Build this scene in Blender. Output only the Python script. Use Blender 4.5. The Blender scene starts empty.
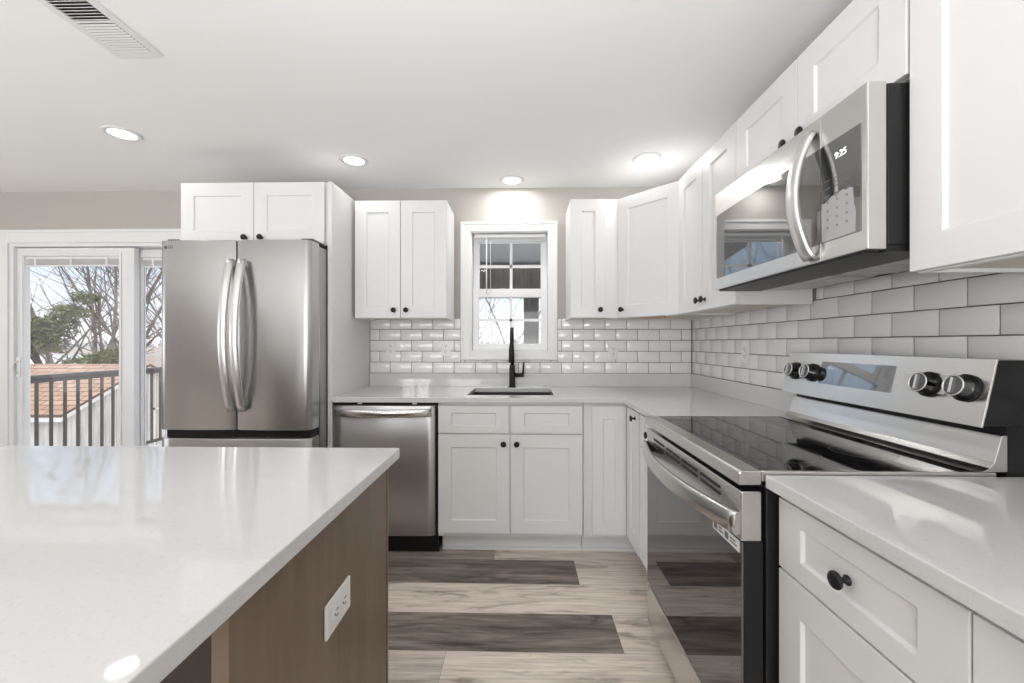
import bpy, bmesh, math, random
from mathutils import Vector, Matrix
random.seed(7)
PI = math.pi
SC = bpy.context.scene
COL = SC.collection

# ------------------------------------------------------------------ camera, world, lights, exposure
cd = bpy.data.cameras.new('camera')
cam = bpy.data.objects.new('camera', cd)
COL.objects.link(cam)
cam.location = (0, 0, 1.225)
cam.rotation_euler = (PI / 2, 0, math.radians(1.319))
cd.sensor_width = 36
cd.lens = 417 / 1024 * 36
cd.shift_y = 1.5 / 1024
cd.clip_start = 0.02
cd.clip_end = 400
SC.camera = cam
SC.view_settings.view_transform = 'Standard'
SC.view_settings.look = 'None'
SC.view_settings.gamma = 1
SC.view_settings.use_curve_mapping = False
SC.view_settings.exposure = 0.04

w = bpy.data.worlds.new('winter_sky')
SC.world = w
w.use_nodes = True
nt = w.node_tree
nt.nodes.clear()
wo = nt.nodes.new('ShaderNodeOutputWorld')
bg = nt.nodes.new('ShaderNodeBackground')
tc = nt.nodes.new('ShaderNodeTexCoord')
sx = nt.nodes.new('ShaderNodeSeparateXYZ')
rp = nt.nodes.new('ShaderNodeValToRGB')
stops = [(0.0, (0.94, 0.95, 0.97)), (0.08, (0.84, 0.90, 0.97)), (0.17, (0.57, 0.74, 0.94)), (0.45, (1.5, 1.65, 1.85)), (1.0, (2.3, 2.4, 2.5))]
while len(rp.color_ramp.elements) < len(stops):
    rp.color_ramp.elements.new(0.5)
for e_, (p_, c_) in zip(rp.color_ramp.elements, stops):
    e_.position = p_
    e_.color = (*c_, 1)
nt.links.new(tc.outputs['Generated'], sx.inputs[0])
nt.links.new(sx.outputs['Z'], rp.inputs[0])
nt.links.new(rp.outputs[0], bg.inputs[0])
bg.inputs[1].default_value = 1.25
nt.links.new(bg.outputs[0], wo.inputs[0])


def area_light(name, loc, rot, sx_, sy_, watts, color=(1, 1, 1), spread=PI):
    l = bpy.data.lights.new(name, 'AREA')
    l.shape = 'RECTANGLE'
    l.size, l.size_y = sx_, sy_
    l.energy = watts
    l.color = color
    l.spread = spread
    o = bpy.data.objects.new(name, l)
    o.location = loc
    o.rotation_euler = rot
    COL.objects.link(o)
    return o


LW, FW = -5.2, -3.6           # left wall x, front wall y
D, R, H = 3.0, 1.217, 2.34    # back wall y, right wall x, ceiling z
# daylight lamps at the assumed windows behind the camera; the left lamp is added fill
UPT = math.radians(122)      # lamps tilted upward to brighten the ceiling
area_light('assumed_daylight_front', (-0.6, FW + 0.06, 1.35), (UPT, 0, 0), 2.2, 1.5, 64, (1.0, 0.998, 0.995))
area_light('assumed_daylight_front', (-2.45, FW + 0.06, 1.35), (UPT, 0, 0), 0.7, 1.5, 34, (1.0, 0.998, 0.995))
area_light('added_fill_left', (LW + 0.06, 1.05, 1.35), (0, -UPT, 0), 1.5, 1.7, 13, (1.0, 0.998, 0.995))
# two added fill lamps behind the camera, aimed up to brighten the ceiling
area_light('added_ceiling_fill', (-0.06, -0.60, 1.12), (PI - math.radians(34), 0, 0), 0.7, 0.7, 19, (1, 1, 1), math.radians(120))
area_light('added_ceiling_fill', (-2.9, -0.75, 1.10), (PI - math.radians(30), 0, 0), 0.9, 0.9, 22, (1, 1, 1), math.radians(125))

LIGHTS = [(-2.121, 2.166), (-1.021, 2.518), (-0.066, 2.852), (0.756, 2.531)]
LIGHTS_BEHIND = [(-2.1, 0.0), (-0.6, -0.1), (-2.1, -2.2), (-0.4, -2.2), (-3.8, -0.8)]
LAMP_W = (0.6, 0.62, 3.2, 2.0)      # downlights left to right
LAMP_W_BEHIND = 1.0

# ------------------------------------------------------------------ materials


def mat(name, color, rough=0.5, metal=0.0, spec=0.5, **kw):
    m = bpy.data.materials.new(name)
    m.use_nodes = True
    b = m.node_tree.nodes['Principled BSDF']
    b.inputs['Base Color'].default_value = (*color, 1)
    b.inputs['Roughness'].default_value = rough
    b.inputs['Metallic'].default_value = metal
    b.inputs['Specular IOR Level'].default_value = spec
    for k, v in kw.items():
        b.inputs[k.replace('_', ' ')].default_value = v
    return m


def N(m, t):
    return m.node_tree.nodes.new(t)


def L(m, a, b):
    m.node_tree.links.new(a, b)


def P(m):
    return m.node_tree.nodes['Principled BSDF']


def add_noise_color(m, c1, c2, scale=(1, 1, 1), nscale=5, detail=4, lo=0.35, hi=0.65, coord='Object', rough=0.5):
    t = N(m, 'ShaderNodeTexCoord')
    mp = N(m, 'ShaderNodeMapping')
    mp.inputs['Scale'].default_value = scale
    n = N(m, 'ShaderNodeTexNoise')
    n.inputs['Scale'].default_value = nscale
    n.inputs['Detail'].default_value = detail
    n.inputs['Roughness'].default_value = rough
    r = N(m, 'ShaderNodeValToRGB')
    r.color_ramp.elements[0].position = lo
    r.color_ramp.elements[0].color = (*c1, 1)
    r.color_ramp.elements[1].position = hi
    r.color_ramp.elements[1].color = (*c2, 1)
    L(m, t.outputs[coord], mp.inputs[0])
    L(m, mp.outputs[0], n.inputs[0])
    L(m, n.outputs[0], r.inputs[0])
    L(m, r.outputs[0], P(m).inputs['Base Color'])
    return n, r


def add_bump(m, scale=(1, 1, 1), nscale=200, strength=0.05, dist=0.001, coord='Object'):
    t = N(m, 'ShaderNodeTexCoord')
    mp = N(m, 'ShaderNodeMapping')
    mp.inputs['Scale'].default_value = scale
    n = N(m, 'ShaderNodeTexNoise')
    n.inputs['Scale'].default_value = nscale
    n.inputs['Detail'].default_value = 2
    bp = N(m, 'ShaderNodeBump')
    bp.inputs['Strength'].default_value = strength
    bp.inputs['Distance'].default_value = dist
    L(m, t.outputs[coord], mp.inputs[0])
    L(m, mp.outputs[0], n.inputs[0])
    L(m, n.outputs[0], bp.inputs['Height'])
    L(m, bp.outputs[0], P(m).inputs['Normal'])


M = {}
M['ceiling'] = mat('ceiling_paint', (0.93, 0.93, 0.93), 0.9, spec=0.2)
add_bump(M['ceiling'], nscale=60, strength=0.05, dist=0.002)
M['wall'] = mat('greige_wall_paint', (0.50, 0.473, 0.445), 0.8, spec=0.25)
add_bump(M['wall'], nscale=150, strength=0.06)
M['cab'] = mat('white_cabinet_paint', (0.775, 0.775, 0.77), 0.38, spec=0.4)
M['trim'] = mat('white_trim_paint', (0.84, 0.84, 0.835), 0.35, spec=0.4)
M['vinyl'] = mat('white_vinyl', (0.83, 0.835, 0.84), 0.3, spec=0.4)
M['birch'] = mat('raw_birch', (0.66, 0.60, 0.53), 0.6)
add_noise_color(M['birch'], (0.62, 0.555, 0.48), (0.72, 0.665, 0.60), (2, 22, 2), 4)
M['cardboard'] = mat('bare_particle_board', (0.50, 0.36, 0.27), 0.8)
M['quartz'] = mat('white_quartz', (0.80, 0.80, 0.79), 0.04, spec=0.5)
add_noise_color(M['quartz'], (0.60, 0.60, 0.596), (0.66, 0.66, 0.656), (1, 1, 1), 130, 4, 0.28, 0.42)
M['tile'] = mat('white_glazed_tile', (0.85, 0.85, 0.84), 0.09, spec=0.5)
M['grout'] = mat('grey_grout', (0.15, 0.147, 0.142), 0.9, spec=0.1)
M['black'] = mat('matte_black', (0.010, 0.010, 0.011), 0.42, spec=0.35)
M['blacksink'] = mat('black_sink_composite', (0.02, 0.02, 0.021), 0.5)
M['blackpanel'] = mat('black_enamel', (0.012, 0.012, 0.0125), 0.35, spec=0.3)
M['blackglass'] = mat('black_ceramic_glass', (0.010, 0.010, 0.011), 0.04, spec=0.4)
M['ovenglass'] = mat('oven_door_glass', (0.012, 0.012, 0.013), 0.03, spec=1.0)
M['ovenglass'].node_tree.nodes['Principled BSDF'].inputs['IOR'].default_value = 1.9
M['mwglass'] = mat('microwave_door_glass', (0.02, 0.02, 0.021), 0.03, spec=1.0)
M['mwglass'].node_tree.nodes['Principled BSDF'].inputs['IOR'].default_value = 2.1
M['film'] = mat('clear_protective_film', (0.42, 0.42, 0.42), 0.22, spec=0.6)
M['whiteplastic'] = mat('white_plastic', (0.82, 0.82, 0.81), 0.35)
M['slot'] = mat('dark_slot', (0.02, 0.02, 0.02), 0.7)
M['greymark'] = mat('grey_print', (0.18, 0.18, 0.18), 0.6)
M['whitemark'] = mat('white_print', (0.75, 0.75, 0.75), 0.6)
M['greyplastic'] = mat('dark_grey_plastic', (0.09, 0.09, 0.095), 0.5)


def steel(name, base, rough, bscale, aniso=0.5, rot=0.0):
    m = mat(name, base, rough, 1.0)
    add_bump(m, bscale, 60, 0.05, 0.0006)
    P(m).inputs['Anisotropic'].default_value = aniso
    if rot:
        P(m).inputs['Anisotropic Rotation'].default_value = rot
        tg = N(m, 'ShaderNodeTangent')
        tg.direction_type = 'RADIAL'
        tg.axis = 'Z'
        L(m, tg.outputs[0], P(m).inputs['Tangent'])
    return m


M['steel'] = steel('brushed_stainless_vertical', (0.51, 0.508, 0.505), 0.30, (6, 6, 0.12), 0.8, 0.25)
M['steel_h'] = steel('brushed_stainless_horizontal', (0.66, 0.65, 0.635), 0.24, (0.2, 0.2, 6))
M['steel_b'] = steel('bright_stainless_bar', (0.76, 0.755, 0.75), 0.36, (0.5, 0.5, 3), 0.2)
M['steel_d'] = steel('dark_brushed_stainless', (0.40, 0.40, 0.40), 0.33, (3, 3, 0.3))
M['darkchrome'] = mat('dark_chrome', (0.16, 0.16, 0.165), 0.22, 1.0)
M['islandback'] = mat('painted_shade_back_panel', (0.055, 0.042, 0.036), 0.5, spec=0.3)  # shade of the recess under the overhang, put into the wood colour
M['filter'] = mat('aluminium_filter_mesh', (0.62, 0.61, 0.60), 0.4, 0.6)

# brown stained island wood
m = M['island'] = mat('brown_stained_maple', (0.2, 0.15, 0.12), 0.42, spec=0.4)
add_noise_color(m, (0.165, 0.116, 0.078), (0.235, 0.174, 0.122), (7, 7, 0.7), 2.2, 6, 0.3, 0.72, rough=0.6)

# floor planks: tone and random offset come from a per-plank colour attribute
m = M['plank'] = mat('vinyl_plank_floor', (0.3, 0.25, 0.2), 0.42, spec=0.35)
at = N(m, 'ShaderNodeAttribute')
at.attribute_name = 'plank'
sp = N(m, 'ShaderNodeSeparateColor')
L(m, at.outputs['Color'], sp.inputs[0])
tcn = N(m, 'ShaderNodeTexCoord')
off = N(m, 'ShaderNodeCombineXYZ')
mul = N(m, 'ShaderNodeMath')
mul.operation = 'MULTIPLY'
mul.inputs[1].default_value = 37.0
L(m, sp.outputs[1], mul.inputs[0])
L(m, mul.outputs[0], off.inputs[0])
L(m, mul.outputs[0], off.inputs[2])
add = N(m, 'ShaderNodeVectorMath')
add.operation = 'ADD'
L(m, tcn.outputs['Object'], add.inputs[0])
L(m, off.outputs[0], add.inputs[1])


def grain(scale, ns, det, dist=0.0):
    mp = N(m, 'ShaderNodeMapping')
    mp.inputs['Scale'].default_value = scale
    n = N(m, 'ShaderNodeTexNoise')
    n.inputs['Scale'].default_value = ns
    n.inputs['Detail'].default_value = det
    n.inputs['Roughness'].default_value = 0.62
    n.inputs['Distortion'].default_value = dist
    L(m, add.outputs[0], mp.inputs[0])
    L(m, mp.outputs[0], n.inputs[0])
    return n


def ramp(src, stops):
    r = N(m, 'ShaderNodeValToRGB')
    while len(r.color_ramp.elements) < len(stops):
        r.color_ramp.elements.new(0.5)
    for e, (p_, c_) in zip(r.color_ramp.elements, stops):
        e.position = p_
        e.color = (*c_, 1)
    L(m, src, r.inputs[0])
    return r


def mix(mode, fac, a, b):
    x = N(m, 'ShaderNodeMix')
    x.data_type = 'RGBA'
    x.blend_type = mode
    x.clamp_factor = True
    if isinstance(fac, float):
        x.inputs[0].default_value = fac
    else:
        L(m, fac, x.inputs[0])
    L(m, a, x.inputs[6])
    L(m, b, x.inputs[7])
    return x


g1 = grain((1.1, 9, 1), 2.2, 8, 0.8)
g2 = grain((1.6, 34, 1), 3.0, 5, 0.3)
g3 = grain((1.6, 5.0, 1), 1.7, 3, 1.2)
light_r = ramp(g1.outputs[0], [(0.26, (0.25, 0.205, 0.17)), (0.43, (0.73, 0.635, 0.55)), (0.75, (0.86, 0.77, 0.68))])
dark_r = ramp(g1.outputs[0], [(0.30, (0.060, 0.049, 0.041)), (0.48, (0.19, 0.157, 0.134)), (0.70, (0.37, 0.32, 0.28))])
basec = mix('MIX', sp.outputs[0], dark_r.outputs[0], light_r.outputs[0])
fine = ramp(g2.outputs[0], [(0.30, (0.60, 0.59, 0.58)), (0.60, (1.10, 1.10, 1.10))])
c2 = mix('MULTIPLY', 0.75, basec.outputs[2], fine.outputs[0])
blot = ramp(g3.outputs[0], [(0.28, (0.36, 0.33, 0.31)), (0.42, (1, 1, 1))])
c3 = mix('MULTIPLY', 0.8, c2.outputs[2], blot.outputs[0])
L(m, c3.outputs[2], P(m).inputs['Base Color'])
bp = N(m, 'ShaderNodeBump')
bp.inputs['Strength'].default_value = 0.12
bp.inputs['Distance'].default_value = 0.001
L(m, g2.outputs[0], bp.inputs['Height'])
L(m, bp.outputs[0], P(m).inputs['Normal'])

# thin window glass
m = M['glass'] = bpy.data.materials.new('clear_window_glass')
m.use_nodes = True
m.node_tree.nodes.clear()
out = N(m, 'ShaderNodeOutputMaterial')
mx = N(m, 'ShaderNodeMixShader')
tr = N(m, 'ShaderNodeBsdfTransparent')
gl = N(m, 'ShaderNodeBsdfGlossy')
gl.inputs['Roughness'].default_value = 0.02
fr = N(m, 'ShaderNodeLayerWeight')
fr.inputs[0].default_value = 0.5
pw = N(m, 'ShaderNodeMath')
pw.operation = 'POWER'
pw.inputs[1].default_value = 5.0
L(m, fr.outputs['Facing'], pw.inputs[0])
ad = N(m, 'ShaderNodeMath')
ad.operation = 'MULTIPLY_ADD'
ad.inputs[1].default_value = 0.9
ad.inputs[2].default_value = 0.016
L(m, pw.outputs[0], ad.inputs[0])
L(m, ad.outputs[0], mx.inputs[0])
L(m, tr.outputs[0], mx.inputs[1])
L(m, gl.outputs[0], mx.inputs[2])
L(m, mx.outputs[0], out.inputs[0])

m = M['lamp'] = mat('led_diffuser', (0.9, 0.9, 0.9), 0.5)
P(m).inputs['Emission Color'].default_value = (1, 0.98, 0.95, 1)
P(m).inputs['Emission Strength'].default_value = 4.0
m = M['clock'] = mat('white_clock_digits', (0.9, 0.9, 0.9), 0.5)
P(m).inputs['Emission Color'].default_value = (0.95, 0.98, 1, 1)
P(m).inputs['Emission Strength'].default_value = 1.2

# outdoors
M['snow'] = mat('snowy_ground', (0.75, 0.75, 0.76), 0.9)
add_noise_color(M['snow'], (0.42, 0.37, 0.32), (0.80, 0.80, 0.82), (1, 1, 1), 0.12, 5, 0.40, 0.56)
M['bark'] = mat('grey_brown_bark', (0.20, 0.165, 0.145), 0.9)
add_noise_color(M['bark'], (0.13, 0.105, 0.09), (0.28, 0.24, 0.215), (6, 6, 1), 3)
M['needle'] = mat('evergreen_needles', (0.10, 0.14, 0.06), 0.8)
add_noise_color(M['needle'], (0.085, 0.098, 0.036), (0.30, 0.30, 0.15), (1, 1, 1), 2.3, 4, 0.3, 0.7)
M['railmetal'] = mat('dark_bronze_railing', (0.10, 0.083, 0.072), 0.5)
M['deck'] = mat('weathered_deck_boards', (0.45, 0.42, 0.39), 0.8)
M['siding'] = mat('weathered_board_siding', (0.52, 0.48, 0.43), 0.85)
add_noise_color(M['siding'], (0.40, 0.365, 0.325), (0.62, 0.58, 0.53), (8, 8, 0.6), 2, 5)
M['rake'] = mat('pale_shed_trim', (0.66, 0.63, 0.59), 0.7)
M['porchceil'] = mat('grey_porch_soffit', (0.42, 0.43, 0.45), 0.7)
M['porchbeam'] = mat('dark_porch_timber', (0.10, 0.09, 0.082), 0.8)
add_noise_color(M['porchbeam'], (0.075, 0.066, 0.06), (0.15, 0.135, 0.12), (9, 9, 0.8), 3)
m = M['shingle'] = mat('orange_brown_shingles', (0.45, 0.24, 0.15), 0.9)
br = N(m, 'ShaderNodeTexBrick')
br.inputs['Color1'].default_value = (0.32, 0.19, 0.13, 1)
br.inputs['Color2'].default_value = (0.41, 0.265, 0.195, 1)
br.inputs['Mortar'].default_value = (0.15, 0.095, 0.07, 1)
br.inputs['Scale'].default_value = 1.0
br.inputs['Brick Width'].default_value = 0.42
br.inputs['Row Height'].default_value = 0.17
br.inputs['Mortar Size'].default_value = 0.016
tcx = N(m, 'ShaderNodeTexCoord')
L(m, tcx.outputs['UV'], br.inputs[0])
L(m, br.outputs[0], P(m).inputs['Base Color'])
M['farhouse'] = mat('pale_far_siding', (0.70, 0.70, 0.70), 0.8)
M['farroof'] = mat('brown_far_roof', (0.30, 0.24, 0.21), 0.9)
M['fartree'] = mat('hazy_bare_trees', (0.36, 0.33, 0.34), 1.0)

# ------------------------------------------------------------------ mesh helpers


class MB:
    """collects shapes into ONE mesh"""

    def __init__(self):
        self.bm = bmesh.new()
        self.mats = []
        self.cur = 0

    def mat(self, m_):
        if m_ not in self.mats:
            self.mats.append(m_)
        self.cur = self.mats.index(m_)
        return self

    def face(self, vs, smooth=False):
        try:
            f = self.bm.faces.new(vs)
        except ValueError:
            return None
        f.material_index = self.cur
        f.smooth = smooth
        return f

    def v(self, *p):
        return self.bm.verts.new(p)

    def box(self, x0, x1, y0, y1, z0, z1, rot=None):
        vs = [Vector((x, y, z)) for x in (x0, x1) for y in (y0, y1) for z in (z0, z1)]
        if rot is not None:
            c = Vector(((x0 + x1) / 2, (y0 + y1) / 2, (z0 + z1) / 2))
            vs = [c + rot @ (p - c) for p in vs]
        vs = [self.bm.verts.new(p) for p in vs]
        for q in ((0, 1, 3, 2), (4, 6, 7, 5), (0, 4, 5, 1), (2, 3, 7, 6), (0, 2, 6, 4), (1, 5, 7, 3)):
            self.face([vs[i] for i in q])
        return self

    def prism(self, pts, axis, a0, a1, smooth=False):
        """polygon pts in the other two axes (cyclic order), extruded along axis"""
        def put(p, a):
            q = list(p)
            q.insert(axis, a)
            return self.v(*q)
        A = [put(p, a0) for p in pts]
        B = [put(p, a1) for p in pts]
        n = len(pts)
        for i in range(n):
            j = (i + 1) % n
            self.face([A[i], A[j], B[j], B[i]], smooth)
        self.face(A[::-1])
        self.face(B)
        return self

    def tube(self, pts, radii, seg=8, smooth=True, cap=True, squash=None):
        pts = [Vector(p) for p in pts]
        if not isinstance(radii, (list, tuple)):
            radii = [radii] * len(pts)
        rings = []
        up = None
        for i, p in enumerate(pts):
            d = (pts[min(i + 1, len(pts) - 1)] - pts[max(i - 1, 0)]).normalized()
            if up is None:
                up = Vector((0, 0, 1)) if abs(d.z) < 0.9 else Vector((1, 0, 0))
            s = d.cross(up)
            if s.length < 1e-5:
                s = d.cross(Vector((0, 1, 0)))
            s.normalize()
            t = s.cross(d).normalized()
            up = t
            a, b = radii[i], radii[i] * (squash or 1)
            rings.append([self.bm.verts.new(p + s * (a * math.cos(2 * PI * k / seg)) + t * (b * math.sin(2 * PI * k / seg))) for k in range(seg)])
        for A, B in zip(rings, rings[1:]):
            for k in range(seg):
                self.face([A[k], A[(k + 1) % seg], B[(k + 1) % seg], B[k]], smooth)
        if cap:
            self.face(rings[0][::-1])
            self.face(rings[-1])
        return self

    def ribbon_bar(self, pts, wdir, wid, thick):
        """bar of rectangular section with rounded edges following pts; wdir = width direction"""
        wdir = Vector(wdir).normalized()
        pts = [Vector(p) for p in pts]
        rings = []
        for i, p in enumerate(pts):
            d = (pts[min(i + 1, len(pts) - 1)] - pts[max(i - 1, 0)]).normalized()
            nrm = d.cross(wdir).normalized()
            a, b, c = wid / 2, thick / 2, min(thick, wid) * 0.22
            prof = [(a - c, b), (a, b - c), (a, -b + c), (a - c, -b), (-a + c, -b), (-a, -b + c), (-a, b - c), (-a + c, b)]
            rings.append([self.bm.verts.new(p + wdir * u + nrm * v_) for u, v_ in prof])
        for A, B in zip(rings, rings[1:]):
            for k in range(8):
                self.face([A[k], A[(k + 1) % 8], B[(k + 1) % 8], B[k]], True)
        self.face(rings[0][::-1])
        self.face(rings[-1])
        return self

    def lathe(self, prof, loc=(0, 0, 0), axis=(0, 0, 1), seg=20, smooth=True):
        ax = Vector(axis).normalized()
        q = Vector((0, 0, 1)).rotation_difference(ax).to_matrix()
        loc = Vector(loc)
        rings = []
        for r, h in prof:
            if r < 1e-6:
                rings.append([self.bm.verts.new(loc + q @ Vector((0, 0, h)))])
            else:
                rings.append([self.bm.verts.new(loc + q @ Vector((r * math.cos(2 * PI * k / seg), r * math.sin(2 * PI * k / seg), h))) for k in range(seg)])
        for A, B in zip(rings, rings[1:]):
            for k in range(seg):
                j = (k + 1) % seg
                if len(A) == 1 and len(B) == 1:
                    continue
                if len(A) == 1:
                    self.face([A[0], B[k], B[j]], smooth)
                elif len(B) == 1:
                    self.face([A[k], A[j], B[0]], smooth)
                else:
                    self.face([A[k], A[j], B[j], B[k]], smooth)
        return self

    def slab(self, us, vs, inc, axis, a0, a1):
        """grid slab: cells (i,j) of us x vs kept where inc(i,j); extruded along axis"""
        cache = {}

        def put(i, j, a):
            k = (i, j, a)
            if k not in cache:
                q = [us[i], vs[j]]
                q.insert(axis, a)
                cache[k] = self.v(*q)
            return cache[k]
        n, k_ = len(us) - 1, len(vs) - 1
        ok = lambda i, j: 0 <= i < n and 0 <= j < k_ and inc(i, j)
        for i in range(n):
            for j in range(k_):
                if not ok(i, j):
                    continue
                self.face([put(i, j, a0), put(i, j + 1, a0), put(i + 1, j + 1, a0), put(i + 1, j, a0)])
                self.face([put(i, j, a1), put(i + 1, j, a1), put(i + 1, j + 1, a1), put(i, j + 1, a1)])
                for (di, dj, e) in ((-1, 0, ((i, j), (i, j + 1))), (1, 0, ((i + 1, j + 1), (i + 1, j))), (0, -1, ((i + 1, j), (i, j))), (0, 1, ((i, j + 1), (i + 1, j + 1)))):
                    if not ok(i + di, j + dj):
                        (p, q) = e
                        self.face([put(*p, a0), put(*q, a0), put(*q, a1), put(*p, a1)])
        return self

    def build(self, name, m_=None, parent=None, loc=None, bevel=0.0, seg=2, rot=None):
        bmesh.ops.recalc_face_normals(self.bm, faces=self.bm.faces[:])
        me = bpy.data.meshes.new(name)
        self.bm.to_mesh(me)
        self.bm.free()
        for x in (self.mats if self.mats else [m_]):
            me.materials.append(x)
        o = bpy.data.objects.new(name, me)
        COL.objects.link(o)
        if parent is not None:
            o.parent = parent
        if loc is not None:
            o.location = loc
        if rot is not None:
            o.rotation_euler = rot
        if bevel:
            b = o.modifiers.new('bevel', 'BEVEL')
            b.width = bevel
            b.segments = seg
            b.limit_method = 'ANGLE'
            b.angle_limit = math.radians(40)
            b.harden_normals = False
        return o


def tag(o, label=None, cat=None, group=None, kind=None):
    if label:
        o['label'] = label
    if cat:
        o['category'] = cat
    if group:
        o['group'] = group
    if kind:
        o['kind'] = kind
    return o


def thing(name, label, cat, loc=(0, 0, 0), rz=0.0, group=None, kind=None):
    o = bpy.data.objects.new(name, None)
    o.empty_display_size = 0.1
    o.location = loc
    o.rotation_euler = (0, 0, rz)
    COL.objects.link(o)
    return tag(o, label, cat, group, kind)


def box(name, m_, x0, x1, y0, y1, z0, z1, parent=None, bevel=0.0, seg=2):
    return MB().box(x0, x1, y0, y1, z0, z1).build(name, m_, parent, bevel=bevel, seg=seg)


def struct(o):
    o['kind'] = 'structure'
    return o


def text_mesh(name, body, size, m_, parent, loc, rot, depth=0.0006, sx=1.0):
    c = bpy.data.curves.new(name, 'FONT')
    c.body = body
    c.size = size
    c.extrude = depth
    c.align_x = 'CENTER'
    c.align_y = 'CENTER'
    t = bpy.data.objects.new(name, c)
    COL.objects.link(t)
    bpy.context.view_layer.update()
    me = bpy.data.meshes.new_from_object(t.evaluated_get(bpy.context.evaluated_depsgraph_get()))
    bpy.data.objects.remove(t)
    bpy.data.curves.remove(c)
    me.materials.clear()
    me.materials.append(m_)
    o = bpy.data.objects.new(name, me)
    COL.objects.link(o)
    o.parent = parent
    o.location = loc
    o.rotation_euler = rot
    o.scale = (sx, 1, 1)
    return o


# ------------------------------------------------------------------ setting: floor, walls, ceiling
T = 0.16
rows = MB().mat(M['grout'])
rows.box(LW, R, FW, D, -0.06, -0.004)
rows.mat(M['plank'])
lay = rows.bm.loops.layers.float_color.new('plank')
PW = 0.2335
fixed = {0: [(-0.156, 0.35), (9, 0.95)], 1: [(0.294, 0.03), (9, 0.92)], 2: [(9, 1.0)], 3: [(0.405, 0.02), (9, 0.95)], 4: [(-0.30, 0.70), (9, 1.0)]}
y1 = 2.354 + 3 * PW
k = -3
rnd = random.Random(11)
while y1 > FW:
    y0 = y1 - PW
    xs = []
    x = LW
    row_i = k + 1  # row 0 lies just in front of the toe kick
    if row_i in fixed:
        cuts = [LW - 0.2] + sorted([c for c, _ in fixed[row_i] if c < 9]) + [R + 0.2]
        c0 = cuts[1] if len(cuts) > 2 else -1.1
        segs = []
        while c0 > LW:
            c0 -= 1.22
            segs.append(c0)
        left = sorted(s for s in segs)
        edges = [LW] + [s for s in left if s > LW] + [c for c in cuts[1:-1]] + [R]
        tones = [rnd.choice([0.1, 0.3, 0.6, 0.85, 0.95]) for _ in edges[1:]]
        nfix = len(fixed[row_i])
        for q in range(nfix):
            tones[len(tones) - nfix + q] = fixed[row_i][q][1]
    else:
        st = LW - rnd.uniform(0, 1.2)
        edges = [LW]
        while st < R:
            st += 1.22
            if LW + 0.1 < st < R - 0.1:
                edges.append(st)
        edges.append(R)
        tones = [rnd.choice([0.08, 0.3, 0.65, 0.85, 0.95]) for _ in edges[1:]]
    ya, yb = max(y0, FW) + 0.0006, min(y1, D) - 0.0006
    if yb > ya:
        for q in range(len(edges) - 1):
            xa, xb = edges[q] + 0.0006, edges[q + 1] - 0.0006
            f = rows.face([rows.v(xa, ya, 0), rows.v(xb, ya, 0), rows.v(xb, yb, 0), rows.v(xa, yb, 0)])
            t_, r_ = tones[q], rnd.random()
            for lp in f.loops:
                lp[lay] = (t_, r_, 0, 1)
    y1 = y0
    k += 1
struct(rows.build('floor'))
struct(box('ceiling', M['ceiling'], LW - T, R + T, FW - T, D + T, H, H + 0.12))

DX0, DX1, DZ = -3.79, -1.985, 1.965        # patio door opening
WX0, WX1, WZ0, WZ1 = -0.372, 0.20, 1.162, 2.033   # sink window opening
xs = [LW - T, DX0 - 0.085, DX1, WX0, WX1, R + T]
zs = [-0.06, 0.0, WZ0, DZ, WZ1, H]


def back_inc(i, j):
    if i == 1 and j < 3:
        return False
    if i == 3 and j in (2, 3):
        return False
    return True


struct(MB().slab(xs, zs, back_inc, 1, D, D + T).build('wall_back', M['wall']))
struct(box('wall_right', M['wall'], R, R + T, FW - T, D, 0, H))
# walls behind / left of the camera, with assumed window openings, the left one added for light
fx = [LW - T, -2.8, -2.1, -1.7, 0.5, R + T]
fz = [0, 0.6, 2.1, H]
struct(MB().slab(fx, fz, lambda i, j: not (j == 1 and i in (1, 3)), 1, FW - T, FW).build('wall_front', M['wall']))
struct(MB().slab([FW, 0.2, 1.9, D], fz, lambda i, j: not (j == 1 and i == 1), 0, LW - T, LW).build('wall_left', M['wall']))


def frame_ring(b, x0, x1, z0, z1, wd, y0, y1):
    b.box(x0, x0 + wd, y0, y1, z0, z1)
    b.box(x1 - wd, x1, y0, y1, z0, z1)
    b.box(x0 + wd, x1 - wd, y0, y1, z1 - wd, z1)
    b.box(x0 + wd, x1 - wd, y0, y1, z0, z0 + wd)
    return b


# baseboards
struct(box('baseboard_back', M['trim'], LW, -3.88, D - 0.014, D, 0, 0.10, bevel=0.003))

# ---- sink window
win = thing('window_1', 'white double hung kitchen window with grilles above the sink', 'window', (-0.086, D, WZ0), kind='structure')
win.pop('label', None)
win.pop('category', None)
ox, oz = 0.086, -WZ0


def W(b):
    bmesh.ops.translate(b.bm, verts=b.bm.verts[:], vec=(ox, -D, oz))
    return b


b = MB()
frame_ring(b, WX0 - 0.066, WX1 + 0.056, WZ0 - 0.058, WZ1 + 0.062, 0.068, D - 0.016, D)
frame_ring(b, WX0 - 0.066, WX1 + 0.056, WZ0 - 0.058, WZ1 + 0.062, 0.018, D - 0.022, D - 0.016)
W(b).build('casing', M['trim'], win, bevel=0.003)
b = MB()
frame_ring(b, WX0, WX1, WZ0, WZ1, 0.012, D + 0.0, D + T)
W(b).build('jamb', M['vinyl'], win, bevel=0.002)


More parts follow.
